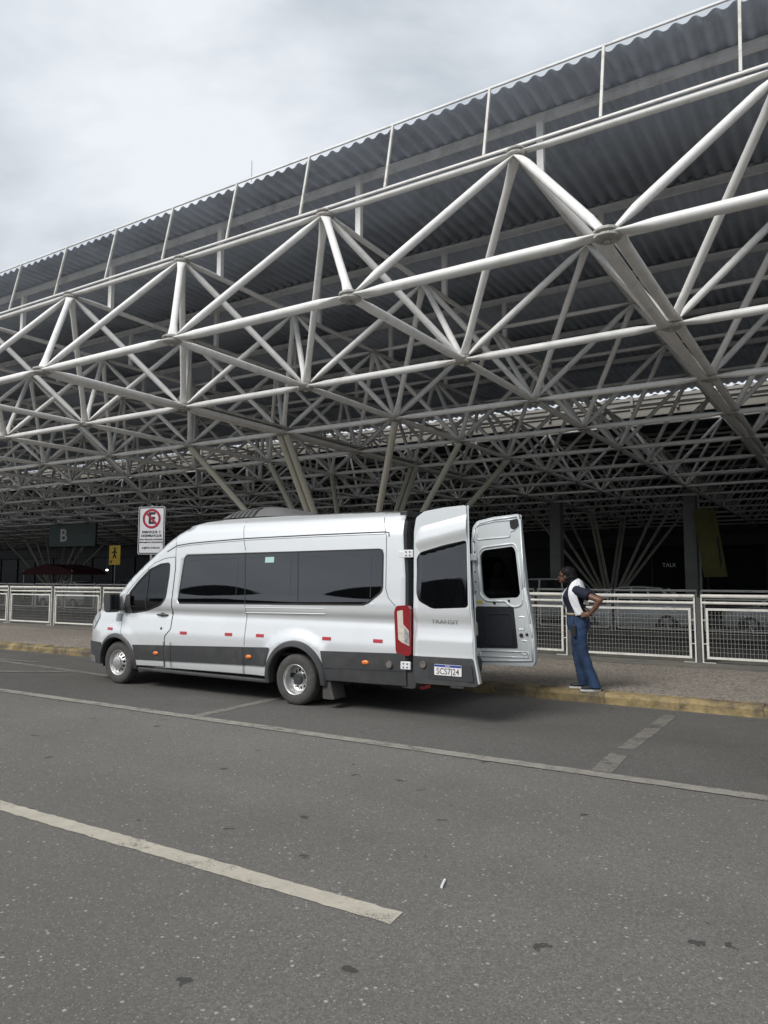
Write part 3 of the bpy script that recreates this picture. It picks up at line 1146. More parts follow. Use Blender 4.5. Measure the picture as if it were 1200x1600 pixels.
    stroke('roof_gutter', [(-2.72, 2.17), (-2.5, 2.265), (-2.2, 2.295), (-1.766, 2.315), (-1.024, 2.342), (.2, 2.358), (1.40, 2.365), (1.46, 2.355), (1.47, 2.30)], 0.016, 'gasket', van, 0.0025, s)
    gb = MB()
    gp = [(-2.5, 2.243), (-2.2, 2.273), (-1.766, 2.293), (-1.024, 2.32), (.2, 2.336), (1.40, 2.343)]
    for a, b in zip(gp, gp[1:]):
        gb.tube((a[0], s * hw(*a), a[1]), (b[0], s * hw(*b), b[1]), 0.010, 8)
    gb.build('gutter_lip', 'van_paint', van, auto=True)
    # pressed ridge under the windows
    rb_ = MB()
    for (za, ra) in ((1.318, .006), (1.245, .008)):
        rb_.tube((-.97, s * hw(-.97, za), za), (.48, s * hw(.48, za + .02), za + .02), ra, 8)
    rb_.build('pressed_rib', 'van_paint', van, auto=True)
    # reflectors and marker lamps
    for (xa, za) in ((-3.97, .90), (-2.226, .90), (-1.279, .917), (-.666, .925), (.525, .935), (1.35, .94)):
        rr = side_panel('reflector', [(xa - .072, za - .022), (xa - .072, za + .022), (xa + .072, za + .022), (xa + .072, za - .022)], 'red_reflector', van, 0.006, side=s)
    for (xa, za) in ((-2.827, .56), (-.858, .615), (1.17, .658)):
        mk = MB().sphere((xa, s * (hw(xa, za) + .016), za), .058, .016, .030, 12, 8)
        mk.build('marker_lamp', 'orange_lamp', van, smooth=True)
    side_panel('fender_badge', fillet([(-3.86, 1.03), (-3.86, 1.16), (-3.72, 1.16), (-3.72, 1.03)], .015), 'smoke_lens', van, 0.008, side=s)
    # wheel arch flares and liners
    for (cx, cz, ri, ro_, wdt, a0, a1) in ((-3.787, .335, .425, .50, .030, -6, 184), (0, .345, .455, .545, .045, -4, 188)):
        fb = MB()
        vs, fs = [], []
        NA = 40
        for q in range(NA + 1):
            t = R(a0 + (a1 - a0) * q / NA)
            for (r, dy) in ((ri, -.10), (ri, wdt - .012), (ri + .014, wdt), (ro_ - .02, wdt * .75), (ro_, 0.004), (ro_, -.02)):
                x, z = cx + r * math.cos(t), cz + r * math.sin(t)
                vs.append((x, s * (max(hw(x, z), 1.0 * interp(PLAN, x)) + dy), z))
        for q in range(NA):
            for k in range(5):
                fs.append((q * 6 + k, q * 6 + k + 1, q * 6 + k + 7, q * 6 + k + 6))
        fb.add(vs, fs)
        fb.build('wheel_arch', 'black_plastic', van, auto=True)
        lb = MB()
        vs, fs = [], []
        for q in range(NA + 1):
            t = R(-10 + 200 * q / NA)
            for y in (.45, .95):
                vs.append((cx + (ri + .01) * math.cos(t), s * y, cz + (ri + .01) * math.sin(t)))
        for q in range(NA):
            fs.append((2 * q, 2 * q + 1, 2 * q + 3, 2 * q + 2))
        lb.add(vs, fs)
        lb.prism(arc(cx, cz, ri + .01, -10, 190, 24), s * .45, s * .44)
        lb.build('wheel_housing', 'gasket', van)
    MB().box(-3.34, -3.30, s * .72, s * 1.0, .13, .36).build('mud_flap', 'rubber', van, bevel=.01, rot=(0, R(-8), 0), loc=(0.03, 0, -.47 + .02) if False else (0, 0, 0))
    mfb = MB().prism(fillet([(.47, .47), (.56, .47), (.66, .13), (.47, .13)], .02), s * .74, s * 1.02)
    mfb.build('mud_flap', 'rubber', van, bevel=.008)
    # running board
    MB().box(-3.24, -.47, s * .93, s * 1.045, .265, .315).build('running_board', 'black_plastic', van, bevel=.015)
    # tail lamp wrapped round the corner
    TL = fillet([(1.605, 1.335), (1.635, 1.40), (1.80, 1.415), (1.845, 1.35), (1.848, .80), (1.825, .775), (1.655, .785), (1.628, .83)], .03, 4)
    tb = MB()
    y_o = 1.036
    if s > 0:
        TL = [(min(p[0], 1.765), p[1]) for p in TL if p[0] < 1.80] 
    tb.prism(TL, s * y_o, s * (y_o - .07))
    tl = tb.build('tail_lamp', 'red_lens', van, bevel=.014, seg=3)
    yc = s * (y_o + .002)
    MB().prism(fillet([(1.650, 1.335), (1.735, 1.35), (1.742, 1.17), (1.825, 1.09), (1.832, .90), (1.73, .935), (1.668, .975)], .01, 2), yc, yc - s * .03).build('clear_lens', 'clear_lens', tl, bevel=.004)
    MB().prism(fillet([(1.755, 1.13), (1.822, 1.075), (1.828, .92), (1.760, .945)], .01, 2), yc + s * .002, yc - s * .02).build('reverse_lens', 'smoke_lens', tl, bevel=.004)
    # rear pillar and hinges
    rp = MB()
    zz_ = [.62 + k * .09 for k in range(22)]
    vs, fs = [], []
    for z in zz_:
        h = hw(1.75, z)
        xe = 1.755 if z < 1.3 else interp([(1.3, 1.755), (1.78, 1.735), (2.2, 1.69), (2.57, 1.655)], z)
        vs += [(xe - .004, s * h, z), (xe + .03, s * (h - .03), z), (xe + .03, s * (h - .12), z), (xe - .08, s * (h - .14), z)]
    for q in range(len(zz_) - 1):
        for k in range(3):
            fs.append((q * 4 + k, q * 4 + k + 1, q * 4 + k + 5, q * 4 + k + 4))
    rp.add(vs, fs)
    rp.build('rear_pillar', 'dark_trim', van)
    for zh in (2.07, .655):
        hb = MB()
        y_h = hw(1.72, zh) + .012
        hb.box(1.70, 1.845, s * (y_h - .02), s * (y_h + .006), zh - .05, zh + .05)
        hb.box(1.62, 1.72, s * (y_h - .03), s * (y_h - .002), zh - .055, zh + .035)
        hg = hb.build('hinge', 'hinge_white', van, bevel=.008)
        for (xa, za) in ((1.745, zh + .022), (1.745, zh - .022), (1.80, zh + .022), (1.80, zh - .022)):
            MB().lathe([(0, -.004), (.010, -.004), (.010, .004), (0, .004)], 8, c=(xa, s * (y_h + .007), za)).build('bolt', 'gasket', hg)
    # round parking sensor on the rear corner
    MB().lathe([(0, -.02), (.042, -.02), (.045, -.008), (.045, .012), (.03, .012), (.03, .004), (0, .004)], 18, c=(1.545, s * (hw(1.5, .66) + .022), .655)).build('corner_sensor', 'sensor', van, auto=True)
    # door mirror
    mb = MB()
    my = 1.0
    outer = fillet([(-3.83, 1.20), (-3.87, 1.42), (-3.83, 1.50), (-3.70, 1.50), (-3.69, 1.24), (-3.73, 1.18)], .03, 4)
    mb.prism(outer, s * (my + .06), s * (my + .26))
    mr = mb.build('door_mirror', 'black_plastic', van, bevel=.03, seg=3)
    MB().box(-3.74, -3.60, s * (my - .02), s * (my + .08), 1.21, 1.27).build('mirror_arm', 'black_plastic', mr, bevel=.01)
    MB().box(-3.689, -3.682, s * (my + .09), s * (my + .235), 1.23, 1.47).build('mirror_glass', 'glass_car', mr)
    MB().sphere((-3.865, s * (my + .20), 1.30), .022, .05, .06, 12, 8).build('indicator', 'clear_lens', mr, smooth=True)

# sticker on the side glass
side_panel('window_sticker', [(-.634, 1.975), (-.634, 2.055), (-.465, 2.058), (-.465, 1.978)], 'sticker', van, 0.0075)
# underbody, floor, interior
MB().box(-4.45, 1.72, -.93, .93, .36, .42).build('underbody', 'gasket', van)
MB().box(-3.2, 1.72, -.96, .96, .66, .70).build('cabin_floor', 'carpet', van)
MB().box(-4.3, -3.35, -.92, .92, .9, 1.16).build('dashboard', 'dark_trim', van, bevel=.06)
sw = MB()
for q in range(20):
    t0, t1 = 2 * math.pi * q / 20, 2 * math.pi * (q + 1) / 20
    c0 = Vector((-3.18, -.45, 1.27))
    e1, e2 = Vector((0, 1, 0)), Vector((.45, 0, .89))
    sw.tube(c0 + (e1 * math.cos(t0) + e2 * math.sin(t0)) * .2, c0 + (e1 * math.cos(t1) + e2 * math.sin(t1)) * .2, .017, 6)
sw.tube((-3.4, -.45, 1.15), (-3.18, -.45, 1.27), .04, 8)
sw.box(-3.2, -3.16, -.65, -.25, 1.25, 1.29)
sw.build('steering_wheel', 'dark_trim', van)
sm_ = MB()
sm_.box(-.24, .24, -.23, .23, .38, .50)
sm_.prism(fillet([(.16, .42), (.26, .42), (.40, 1.06), (.30, 1.08)], .03), -.22, .22)
sm_.prism(fillet([(.32, 1.10), (.39, 1.09), (.44, 1.30), (.36, 1.31)], .03), -.13, .13)
sm_.box(-.18, .18, -.18, .18, 0, .38)
seat = sm_.me('seat', 'seat_cloth')
for (x, ys_) in ((-2.85, (-.5, .5)), (-1.85, (-.6, -.1, .6)), (-1.05, (-.6, -.1, .6)), (-.25, (-.6, -.1, .6)), (.55, (-.6, -.1, .6)), (1.2, (-.62, -.15, .62))):
    for y in ys_:
        obj('seat', seat, van, (x, y, .70), bevel=.03)
# rear step and bumper
MB().prism(fillet([(1.70, .37), (1.70, .60), (1.86, .60), (1.90, .55), (1.90, .40), (1.87, .37)], .02), -.995, .995).build('rear_bumper', 'black_plastic', van, bevel=.02)
MB().box(1.84, 1.91, -.80, -.62, .335, .385).build('bumper_reflector', 'red_reflector', van, bevel=.01)
MB().box(1.55, 1.665, -.80, .80, 2.56, 2.645).build('rear_header', 'dark_trim', van, bevel=.015)
tow = MB().box(1.8, 2.05, -.05, .05, .33, .36)
tow.tube((2.03, 0, .36), (2.03, 0, .40), .012)
tow.build('tow_bracket', 'gasket', van)
# roof air conditioner
ac = MB()
vs, fs = [], []
st = [(-1.85, .40, .0), (-1.80, .50, .03), (-1.60, .56, .13), (-1.15, .58, .165), (-.85, .56, .15), (-.58, .50, .10), (-.34, .42, .02), (-.30, .38, .0)]
K = 12
for (x, w, hh) in st:
    for k in range(K + 1):
        t = -1 + 2 * k / K
        vs.append((x - .16, t * w, 2.70 + hh * 1.12 * (1 - abs(t) ** 5)))
for i in range(len(st) - 1):
    for k in range(K):
        p = i * (K + 1) + k
        fs.append((p, p + 1, p + K + 2, p + K + 1))
ac.add(vs, fs)
acu = ac.build('roof_air_conditioner', 'unit_grey', van, auto=True)
for q in range(7):
    x = -1.70 + q * .098
    zt = 2.70 + interp([(-1.80, .03), (-1.60, .13), (-1.15, .165)], x)
    w = interp([(-1.80, .50), (-1.60, .56), (-1.15, .58)], x)
    vs, fs = [], []
    for k in range(7):
        t = -1.0 + .055 * k
        for dx_ in (0, .05):
            hh = interp([(-1.80, .03), (-1.60, .13), (-1.15, .165)], x)
            vs.append((x - .16 + dx_ + .04 * k / 6, t * w * 1.003 - .002, 2.703 + hh * 1.12 * (1 - abs(t) ** 5)))
    for k in range(6):
        fs.append((2 * k, 2 * k + 1, 2 * k + 3, 2 * k + 2))
    obj('vent_slot', mesh('vent_slot', vs, fs, 'gasket'), acu)


# wheels
def polar_disc(prof, n, hole_ring, period, on):
    """lathe of (r, y) where faces of one ring are left open as hand holes"""
    b = MB()
    vs, fs = [], []
    for (r, y) in prof:
        for k in range(n):
            t = 2 * math.pi * k / n
            vs.append((r * math.cos(t), y, r * math.sin(t)))
    for i in range(len(prof) - 1):
        for k in range(n):
            if i in hole_ring and (k % period) < on:
                continue
            fs.append((i * n + k, i * n + (k + 1) % n, (i + 1) * n + (k + 1) % n, (i + 1) * n + k))
    return b.add(vs, fs)


def wheel(name, x, y, r, rear, s):
    w = empty(name, (x, y, r), parent=van)
    tw = .095
    tp = [(.200, -tw * .9), (.225, -tw), (.27, -tw * 1.06), (.315, -tw), (.34, -tw * .82), (r, -tw * .6)]
    prof = tp + [(rr, -yy) for rr, yy in reversed(tp)]
    t = MB().lathe(prof, 48)
    if rear:
        t.lathe([(rr, yy + s * -.26) for rr, yy in prof], 40)
    tm = t.build('tyre', 'rubber', w, auto=True)
    # tread grooves and side ring
    if rear:
        pr = [(.212, -.092), (.206, -.095), (.196, -.088), (.185, -.05), (.175, .02), (.160, .034), (.135, .036), (.105, .03), (.085, .025), (.082, -.01), (.0, -.015)]
        hr, per, on = (6,), 6, 3
    else:
        pr = [(.212, -.086), (.206, -.092), (.192, -.085), (.180, -.050), (.168, -.046), (.150, -.060), (.118, -.080), (.096, -.088), (.092, -.118), (.080, -.124), (.0, -.126)]
        hr, per, on = (5,), 6, 3
    d = polar_disc(pr, 72, hr, per, on)
    me = d.me('rim', 'rim_silver', smooth=True)
    me.set_sharp_from_angle(angle=R(40))
    if s > 0:
        me.transform(Matrix.Rotation(math.pi, 4, 'Z'))
    rim = obj('rim', me, w)
    sd_ = rim.modifiers.new('solid', 'SOLIDIFY')
    sd_.thickness = .006
    MB().lathe([(.19, .07), (.0, .07)], 24).build('brake_drum', 'gasket', w, rot=(0, 0, math.pi if s > 0 else 0))
    hub = MB()
    if rear:
        hub.lathe([(.078, .0), (.078, -.03), (.065, -.045), (.0, -.047)], 24)
        hub.build('hub', 'dark_trim', w, auto=True, rot=(0, 0, math.pi if s > 0 else 0))
    return w


for s in (-1, 1):
    wheel('wheel', -3.787, s * .90, .35, False, s)
    wheel('wheel', 0.0, s * .945, .35, True, s)


# rear doors, both swung a quarter turn outwards
def rdoor(name, y, sgn, label):
    d = empty(name, (0, y, 0), parent=van)
    d['label'] = label
    return d


OUT = fillet([(1.868, .50), (1.862, 1.5), (1.868, 2.35), (1.90, 2.53), (2.02, 2.605), (2.30, 2.64), (2.605, 2.655), (2.625, 2.2), (2.665, 1.40), (2.70, 1.05), (2.715, .80), (2.775, .50), (2.74, .465), (1.93, .455)], .03, 4)
WN = fillet([(1.905, 2.015), (1.96, 2.085), (2.30, 2.17), (2.612, 2.225), (2.648, 1.40), (2.16, 1.375), (1.965, 1.465), (1.912, 1.56)], .05, 5)
d1 = rdoor('rear_door', -1.0, -1, 'nearer rear door showing its white outer skin, dark window and number plate')


def skin(name, outer, holes, m, parent, y, prof, dx=.05, dz=.03, sgn=-1):
    """door skin: polygon in (x,z) laid on a gently shaped surface y = prof(x,z)"""
    x0_, x1_ = min(p[0] for p in outer), max(p[0] for p in outer)
    z0_, z1_ = min(p[1] for p in outer), max(p[1] for p in outer)
    bm = subdivided(outer, holes, [x0_ + dx * k for k in range(1, int((x1_ - x0_) / dx) + 1)], [z0_ + dz * k for k in range(1, int((z1_ - z0_) / dz) + 1)])
    nor = []
    e = .004
    for v in bm.verts:
        x, z = v.co.x, v.co.z
        gx = (prof(x + e, z) - prof(x - e, z)) / (2 * e)
        gz = (prof(x, z + e) - prof(x, z - e)) / (2 * e)
        nor.append(Vector((-gx, -1, -gz)).normalized())
        v.co = (x, y - prof(x, z), z)
    bmesh.ops.recalc_face_normals(bm, faces=bm.faces)
    if sum(f.normal.y for f in bm.faces) > 0:
        bmesh.ops.reverse_faces(bm, faces=bm.faces)
    me = bpy.data.meshes.new(name)
    bm.to_mesh(me)
    bm.free()
    me.materials.append(MATS[m])
    me.polygons.foreach_set('use_smooth', [True] * len(me.polygons))
    me.normals_split_custom_set_from_vertices(nor)
    return obj(name, me, parent)


DP = [(.45, .050), (.60, .052), (.78, .046), (.82, .040), (.98, .036), (1.06, .020), (1.14, .008), (1.20, .004), (1.24, .016), (1.30, .030), (1.37, .032), (1.45, .026), (2.20, -.02), (2.24, -.018), (2.33, .010), (2.37, .012), (2.48, -.005), (2.66, -.055), (2.8, -.1)]
DPS = [sum(G[q + 9] * interp(DP, .4 + .005 * (k + q)) for q in range(-9, 10)) / sum(G) for k in range(480)]


def dprof(x, z):
    if z > 1.5:
        z -= (x - 2.62) * .20 * min(1, (z - 1.5) / .5)
    k = (z - .4) / .005
    i = max(0, min(478, int(k)))
    v = DPS[i] + (DPS[i + 1] - DPS[i]) * min(1, max(0, k - i))
    e = min(1, max(0, (1.98 - x) / .115))
    f = min(1, max(0, (x - 2.60) / .12))
    return v - .045 * e * e - .012 * f * f


skin('outer_skin', OUT, (WN,), 'van_paint', d1, 0, dprof)
skin('window', WN, (), 'glass_tint', d1, 0.002, dprof)
DC = fillet([(1.872, .51), (1.872, .785), (2.712, .795), (2.78, .50), (2.745, .462), (1.935, .452)], .02, 3)
skin('cladding', DC, (), 'black_plastic', d1, -.008, dprof)
MB().prism(OUT, .062, .022, holes=(WN,)).build('inner_frame', 'door_silver', d1, bevel=.008)
eb2 = MB()
path = [(2.61, 2.655), (2.632, 2.2), (2.672, 1.40), (2.707, 1.05), (2.722, .80), (2.782, .50)]
for a, b in zip(path, path[1:]):
    ya, yb = dprof(*a), dprof(*b)
    eb2.add([(a[0], .06, a[1]), (a[0] + .012, -ya + .012, a[1]), (b[0] + .012, -yb + .012, b[1]), (b[0], .06, b[1])], [(0, 1, 2, 3)])
    eb2.add([(a[0] + .012, -ya + .012, a[1]), (a[0] - .004, -ya - .001, a[1]), (b[0] - .004, -yb - .001, b[1]), (b[0] + .012, -yb + .012, b[1])], [(0, 1, 2, 3)])
eb2.build('door_edge', 'door_silver', d1)
eb3 = MB()
for a, b in zip(OUT, OUT[1:] + OUT[:1]):
    if a[0] < 2.60 or a[1] < .52 or a[1] > 2.6:
        eb3.add([(a[0], .062, a[1]), (a[0], -dprof(*a) + .0, a[1]), (b[0], -dprof(*b) + .0, b[1]), (b[0], .062, b[1])], [(0, 1, 2, 3)])
eb3.build('door_rim', 'van_paint', d1)
for y_ in (1,):
    mtx = face_neg_y(2.325, -dprof(2.3, 1.215) - .004, 1.218)
    text('lettering', 'TRANSIT', .062, 'grey_letter', d1, mtx, .003, sx=1.55)
MB().lathe([(0, .0), (.038, .0), (.042, -.012), (.042, -.022), (.028, -.022), (.028, -.014), (0, -.014)], 18, c=(2.045, -dprof(2.045, .69) - .008, .69)).build('parking_sensor', 'sensor', d1, auto=True)
# plate recess and number plate
ry = -dprof(2.4, .65) - .010
MB().prism(fillet([(2.12, .52), (2.12, .715), (2.70, .715), (2.73, .52)], .02), ry + .004, ry - .003).build('plate_recess', 'dark_trim', d1, bevel=.003)
npl = MB().prism(fillet([(2.205, .575), (2.205, .705), (2.575, .705), (2.575, .575)], .01), ry - .004, ry - .012).build('number_plate', 'plate_white', d1, bevel=.002)
npl['label'] = 'white number plate with blue band'
MB().box(2.208, 2.572, ry - .0145, ry - .0125, .677, .702).build('plate_band', 'plate_blue', npl)
text('plate_text', 'SCS7J24', .105, 'plate_ink', npl, face_neg_y(2.39, ry - .0135, .622), .001, sx=.88, bold=.0005)
text('plate_country', 'BRASIL', .022, 'plate_white', npl, face_neg_y(2.39, ry - .0155, .689), .001)
hk = MB().box(2.42, 2.60, -.07, -.02, .425, .455)
hk.build('door_foot_bracket', 'gasket', d1, bevel=.01)

# far door, inner face to the camera
d2 = rdoor('rear_door', 1.03, 1, 'farther rear door showing its pressed silver inner frame')
sh = lambda pts: [(p[0] + .0, p[1]) for p in pts]
OUT2 = fillet([(1.775, .56), (1.745, 1.5), (1.730, 2.30), (1.755, 2.53), (1.83, 2.62), (2.10, 2.67), (2.50, 2.70), (2.545, 2.2), (2.60, 1.60), (2.685, 1.10), (2.71, .90), (2.715, .56), (2.68, .50), (1.86, .475), (1.80, .50)], .03, 4)
WN2 = fillet([(1.865, 2.10), (1.93, 2.175), (2.40, 2.225), (2.44, 2.15), (2.505, 1.53), (2.46, 1.475), (1.99, 1.45), (1.905, 1.52)], .07, 6)
MB().prism(OUT2, .05, -.01, holes=(WN2,)).build('inner_frame', 'door_silver', d2, bevel=.012, seg=3)
MB().prism(fillet([(p[0], p[1]) for p in WN2], 0, 1), .03, .022).build('window', 'glass_tint', d2)
b = MB()
# raised bead round the window and pressed stiffeners


def bead(pts, r, y, closed=False):
    for a, c in zip(pts, pts[1:] + (pts[:1] if closed else [])):
        b.tube((a[0], y, a[1]), (c[0], y, c[1]), r, 8)


big = fillet([(1.835, 2.13), (1.91, 2.215), (2.42, 2.268), (2.475, 2.18), (2.545, 1.53), (2.53, 1.37), (2.42, 1.335), (2.33, 1.36), (2.28, 1.42), (1.98, 1.415), (1.87, 1.50)], .06, 5)
bead(big, .014, -.012, True)
bead(fillet([(1.82, 2.55), (1.83, 2.33), (1.90, 2.34), (2.36, 2.365), (2.36, 2.45), (2.44, 2.46), (2.44, 2.62), (2.1, 2.60)], .03, 4), .010, -.012, True)
bead([(1.80, .60), (1.775, 1.5), (1.762, 2.30), (1.79, 2.50), (1.86, 2.58), (2.10, 2.63), (2.47, 2.66)], .013, -.014)
bead([(2.52, 2.62), (2.57, 1.62), (2.655, 1.10), (2.68, .90), (2.68, .58), (1.88, .53), (1.80, .60)], .013, -.014)
bead(fillet([(1.86, .60), (1.86, .68), (2.62, .70), (2.62, .62)], .02, 3), .010, -.012, True)
b.build('pressed_bead', 'door_silver', d2, smooth=True)
MB().prism(fillet([(1.775, .72), (1.80, 1.335), (2.40, 1.345), (2.46, .745)], .03, 4), -.018, -.011).build('trim_panel', 'carpet', d2, bevel=.006)
b = MB()
bead(fillet([(1.95, .77), (1.97, 1.22), (2.36, 1.24), (2.41, .78)], .06, 5), .012, -.014, True)
b.build('trim_panel_ridge', 'carpet', d2, smooth=True)
for (xa, xb_, za, zb_) in ((2.475, 2.565, 1.02, 1.20), (2.515, 2.60, .665, .86)):
    b = MB()
    bead(fillet([(xa, za), (xa, zb_), (xb_, zb_), (xb_, za)], .015, 3), .008, -.012, True)
    b.box(xa, xb_, -.0125, -.0105, za, zb_)
    b.build('access_recess', 'door_silver', d2)
for (xc, zc, rr) in ((2.515, .935, .028), (2.60, .95, .02), (2.10, 1.395, .022), (2.33, 1.43, .016)):
    MB().lathe([(0, .0), (rr, .0), (rr, -.012), (rr * .5, -.014), (0, -.006)], 14, c=(xc, -.012, zc)).build('latch', 'gasket', d2)
MB().prism(fillet([(2.37, 2.50), (2.36, 2.61), (2.48, 2.63), (2.50, 2.53), (2.43, 2.47)], .015), -.028, -.011).build('upper_latch', 'gasket', d2, bevel=.005)
MB().box(1.815, 1.905, -.013, -.0115, 1.375, 1.42).build('warning_sticker', 'yellow_sticker', d2)
for q in range(6):
    MB().lathe([(0, 0), (.012, 0), (.012, -.006), (0, -.006)], 10, c=(1.80 - .004 * q, -.012, 1.55 + q * .15)).build('clip', 'gasket', d2)
skin('outer_skin', OUT2, (WN2,), 'van_paint', d2, 0.09, lambda x, z: 0.0)
for zh in (2.07, .66):
    MB().box(1.70, 1.80, -.01, .04, zh - .05, zh + .05).build('hinge', 'hinge_white', d2, bevel=.006)

# ------------------------------------------------------------------ fences
PW = 2.535


def fence(name, y, zb, x_ref, k0, k1, label):
    f = tag(empty(name, (0, y, zb)), label, 'fence')
    w = PW - 0.13
    fr = MB()
    hx = w / 2
    # slim outer posts, two heavy top rails
    for s in (-1, 1):
        fr.box(s * hx - .013, s * hx + .013, -.018, .018, 0.0, 1.29)
        fr.box(s * (hx - .11) - .11, s * (hx - .11) + .11, -.03, .03, 0.0, .008)
    fr.tube((-hx, 0, 1.265), (hx, 0, 1.265), .036, 10)
    fr.tube((-hx, 0, 1.135), (hx, 0, 1.135), .027, 10)
    frame = fr.me('fence_panel', 'rail_cream')
    ib = MB()
    z0, z1, xi = .075, 1.035, hx - .07
    t = .021
    ib.box(-xi, xi, -.02, .02, z0, z0 + 2 * t)
    ib.box(-xi, xi, -.02, .02, z1 - 2 * t, z1)
    for s in (-1, 1):
        ib.box(s * (xi - t) - t, s * (xi - t) + t, -.0202, .0202, z0 + 2 * t, z1 - 2 * t)
        for zq in (.35, .8):
            ib.box(min(s * xi, s * hx), max(s * xi, s * hx), -.008, .008, zq, zq + .016)
    inner = ib.me('mesh_frame', 'rail_cream')
    wb = MB()
    nx = 34
    for q in range(1, nx):
        x = -xi + 2 * t + (2 * xi - 4 * t) * q / nx
        wb.box(x - .002, x + .002, -.002, .002, z0 + 2 * t, z1 - 2 * t)
    for q in range(1, 10):
        z = z0 + 2 * t + (z1 - z0 - 4 * t) * q / 10
        wb.box(-xi + 2 * t, xi - 2 * t, -.006, -.002, z - .002, z + .002)
    wire = mesh('wire_mesh', wb.v, wb.f, 'wire_zinc')
    post = MB().box(-.042, .042, -.03, .03, 0, 1.24).me('post', 'post_dark')
    for k in range(k0, k1):
        xc = x_ref + (k + .5) * PW
        a = random.uniform(-.004, .004)
        p = obj('fence_panel', frame, f, (xc, random.uniform(-.01, .01), random.uniform(-.008, .004)), rot=(random.uniform(-.008, .008), a, a))
        obj('mesh_frame', inner, p)
        tag(obj('wire_mesh', wire, p), kind='stuff')
        obj('post', post, f, (x_ref + k * PW, .02, 0))
    return f


fence('wire_fence', 15.44, .154, -2.515, -10, 3, 'nearer cream steel fence of wire mesh panels along the pavement')
fence('wire_fence', 23.8, .13, -3.85, -15, 3, 'farther cream steel fence of wire mesh panels beside the parked cars')

# ------------------------------------------------------------------ signs
sg = tag(empty('parking_sign', (-13.44, 11.5, .15), R(20)), 'white no-parking sign with red crossed circle on a pole behind the van', 'sign')
MB().tube((0, .03, 0), (0, .03, 3.25), .03, 10).build('pole', 'galv', sg)
W2, H0, H1 = .33, 2.13, 3.215
bd = MB().prism(fillet([(-W2, H0), (-W2, H1), (W2, H1), (W2, H0)], .05), -.006, 0).build('board', 'sign_white', sg)
b = MB()
o_ = fillet([(-W2 + .012, H0 + .012), (-W2 + .012, H1 - .012), (W2 - .012, H1 - .012), (W2 - .012, H0 + .012)], .045)
i_ = fillet([(-W2 + .035, H0 + .035), (-W2 + .035, H1 - .035), (W2 - .035, H1 - .035), (W2 - .035, H0 + .035)], .035)
b.prism(o_, -.009, -.007, holes=(i_,))
b.build('border', 'sign_black', bd)
b = MB()
b.prism(arc(0, 2.94, .225, 0, 360, 40)[:-1], -.0105, -.0085, holes=(arc(0, 2.94, .170, 0, 360, 40)[:-1],))
c, s_ = math.cos(R(-45)), math.sin(R(-45))
b.prism([(c * u - s_ * v, 2.94 + s_ * u + c * v) for u, v in ((-.18, -.026), (-.18, .026), (.18, .026), (.18, -.026))], -.0125, -.0108)
text('letter', 'E', .36, 'sign_black', bd, face_neg_y(0.0, -.008, 2.94), .001, bold=.012)
b.build('ban_ring', 'sign_red', bd)
for s, z, sz in (('EMBARQUE  E', 2.635, .075), ('DESEMBARQUE', 2.55, .075), ('PARA VEICULOS LOCADORES', 2.465, .042), ('PREVIAMENTE CADASTRADOS', 2.40, .042), ('SUJEITO A MULTA', 2.275, .055)):
    text('line_of_text', s, sz, 'sign_black', bd, face_neg_y(0, -.008, z), .001, bold=.002)

ys = tag(empty('pedestrian_sign', (-33.2, 26.0, 0)), 'yellow warning panel with pedestrian pictogram on a thin pole', 'sign')
MB().tube((0, .03, 0), (0, .03, 3.2), .035, 8).build('pole', 'galv', ys)
yb = MB().box(-.45, .45, -.015, .01, 2.42, 3.45).build('board', 'sign_yellow', ys, bevel=.01)
b = MB()
b.lathe([(0, -.003), (.075, -.003), (.075, .003), (0, .003)], 14, c=(0, -.018, 3.27))
for p, q in (((0, 3.2), (0, 2.98)), ((0, 3.15), (-.17, 3.05)), ((0, 3.15), (.17, 3.05)), ((0, 2.98), (-.12, 2.76)), ((0, 2.98), (.12, 2.78))):
    b.tube((p[0], -.018, p[1]), (q[0], -.018, q[1]), .035, 6)
b.build('pictogram', 'sign_black', yb)
b = MB()
b.prism([(-.36, 2.50), (-.36, 2.66), (-.30, 2.60), (-.20, 2.70), (-.15, 2.65), (-.25, 2.55), (-.19, 2.50)], -.02, -.016)
b.build('arrow', 'sign_black', yb)

bs = tag(empty('gate_sign', (-42.5, 30.0, 0), R(8)), 'hanging dark green sign with large letter B', 'sign')
bb = MB().box(-2.0, 2.0, -.08, .08, 3.72, 5.13).build('board', 'sign_green', bs, bevel=.02)
for x in (-1.6, 1.6):
    MB().tube((x, 0, 5.12), (x, 0, ZB - .06), .025, 8).build('hanger', 'galv', bs)
text('letter', 'B', 1.15, 'sign_white', bb, face_neg_y(-.75, -.083, 4.42), .002, bold=.02)
text('line_of_text', '- Sala', .32, 'concrete', bb, face_neg_y(.75, -.083, 4.42), .002)

bn = tag(empty('advertising_banner', (-5.28, 36, 0), R(-18)), 'tall olive green advertising banner hanging tilted at far right', 'banner')
bnb = MB().prism([(-.72, 4.92), (.30, 4.84), (.74, 1.84), (-.30, 1.80)], -.05, .05).build('panel', 'banner_olive', bn, bevel=.01)
MB().prism([(.35, 3.4), (.42, 3.7), (.55, 2.5), (.48, 2.2)], -.056, -.0505).build('printed_mark', 'sign_black', bn)
MB().tube((-.5, .08, 0), (-.5, .08, ZB), .05, 8).build('pole', 'galv', bn)

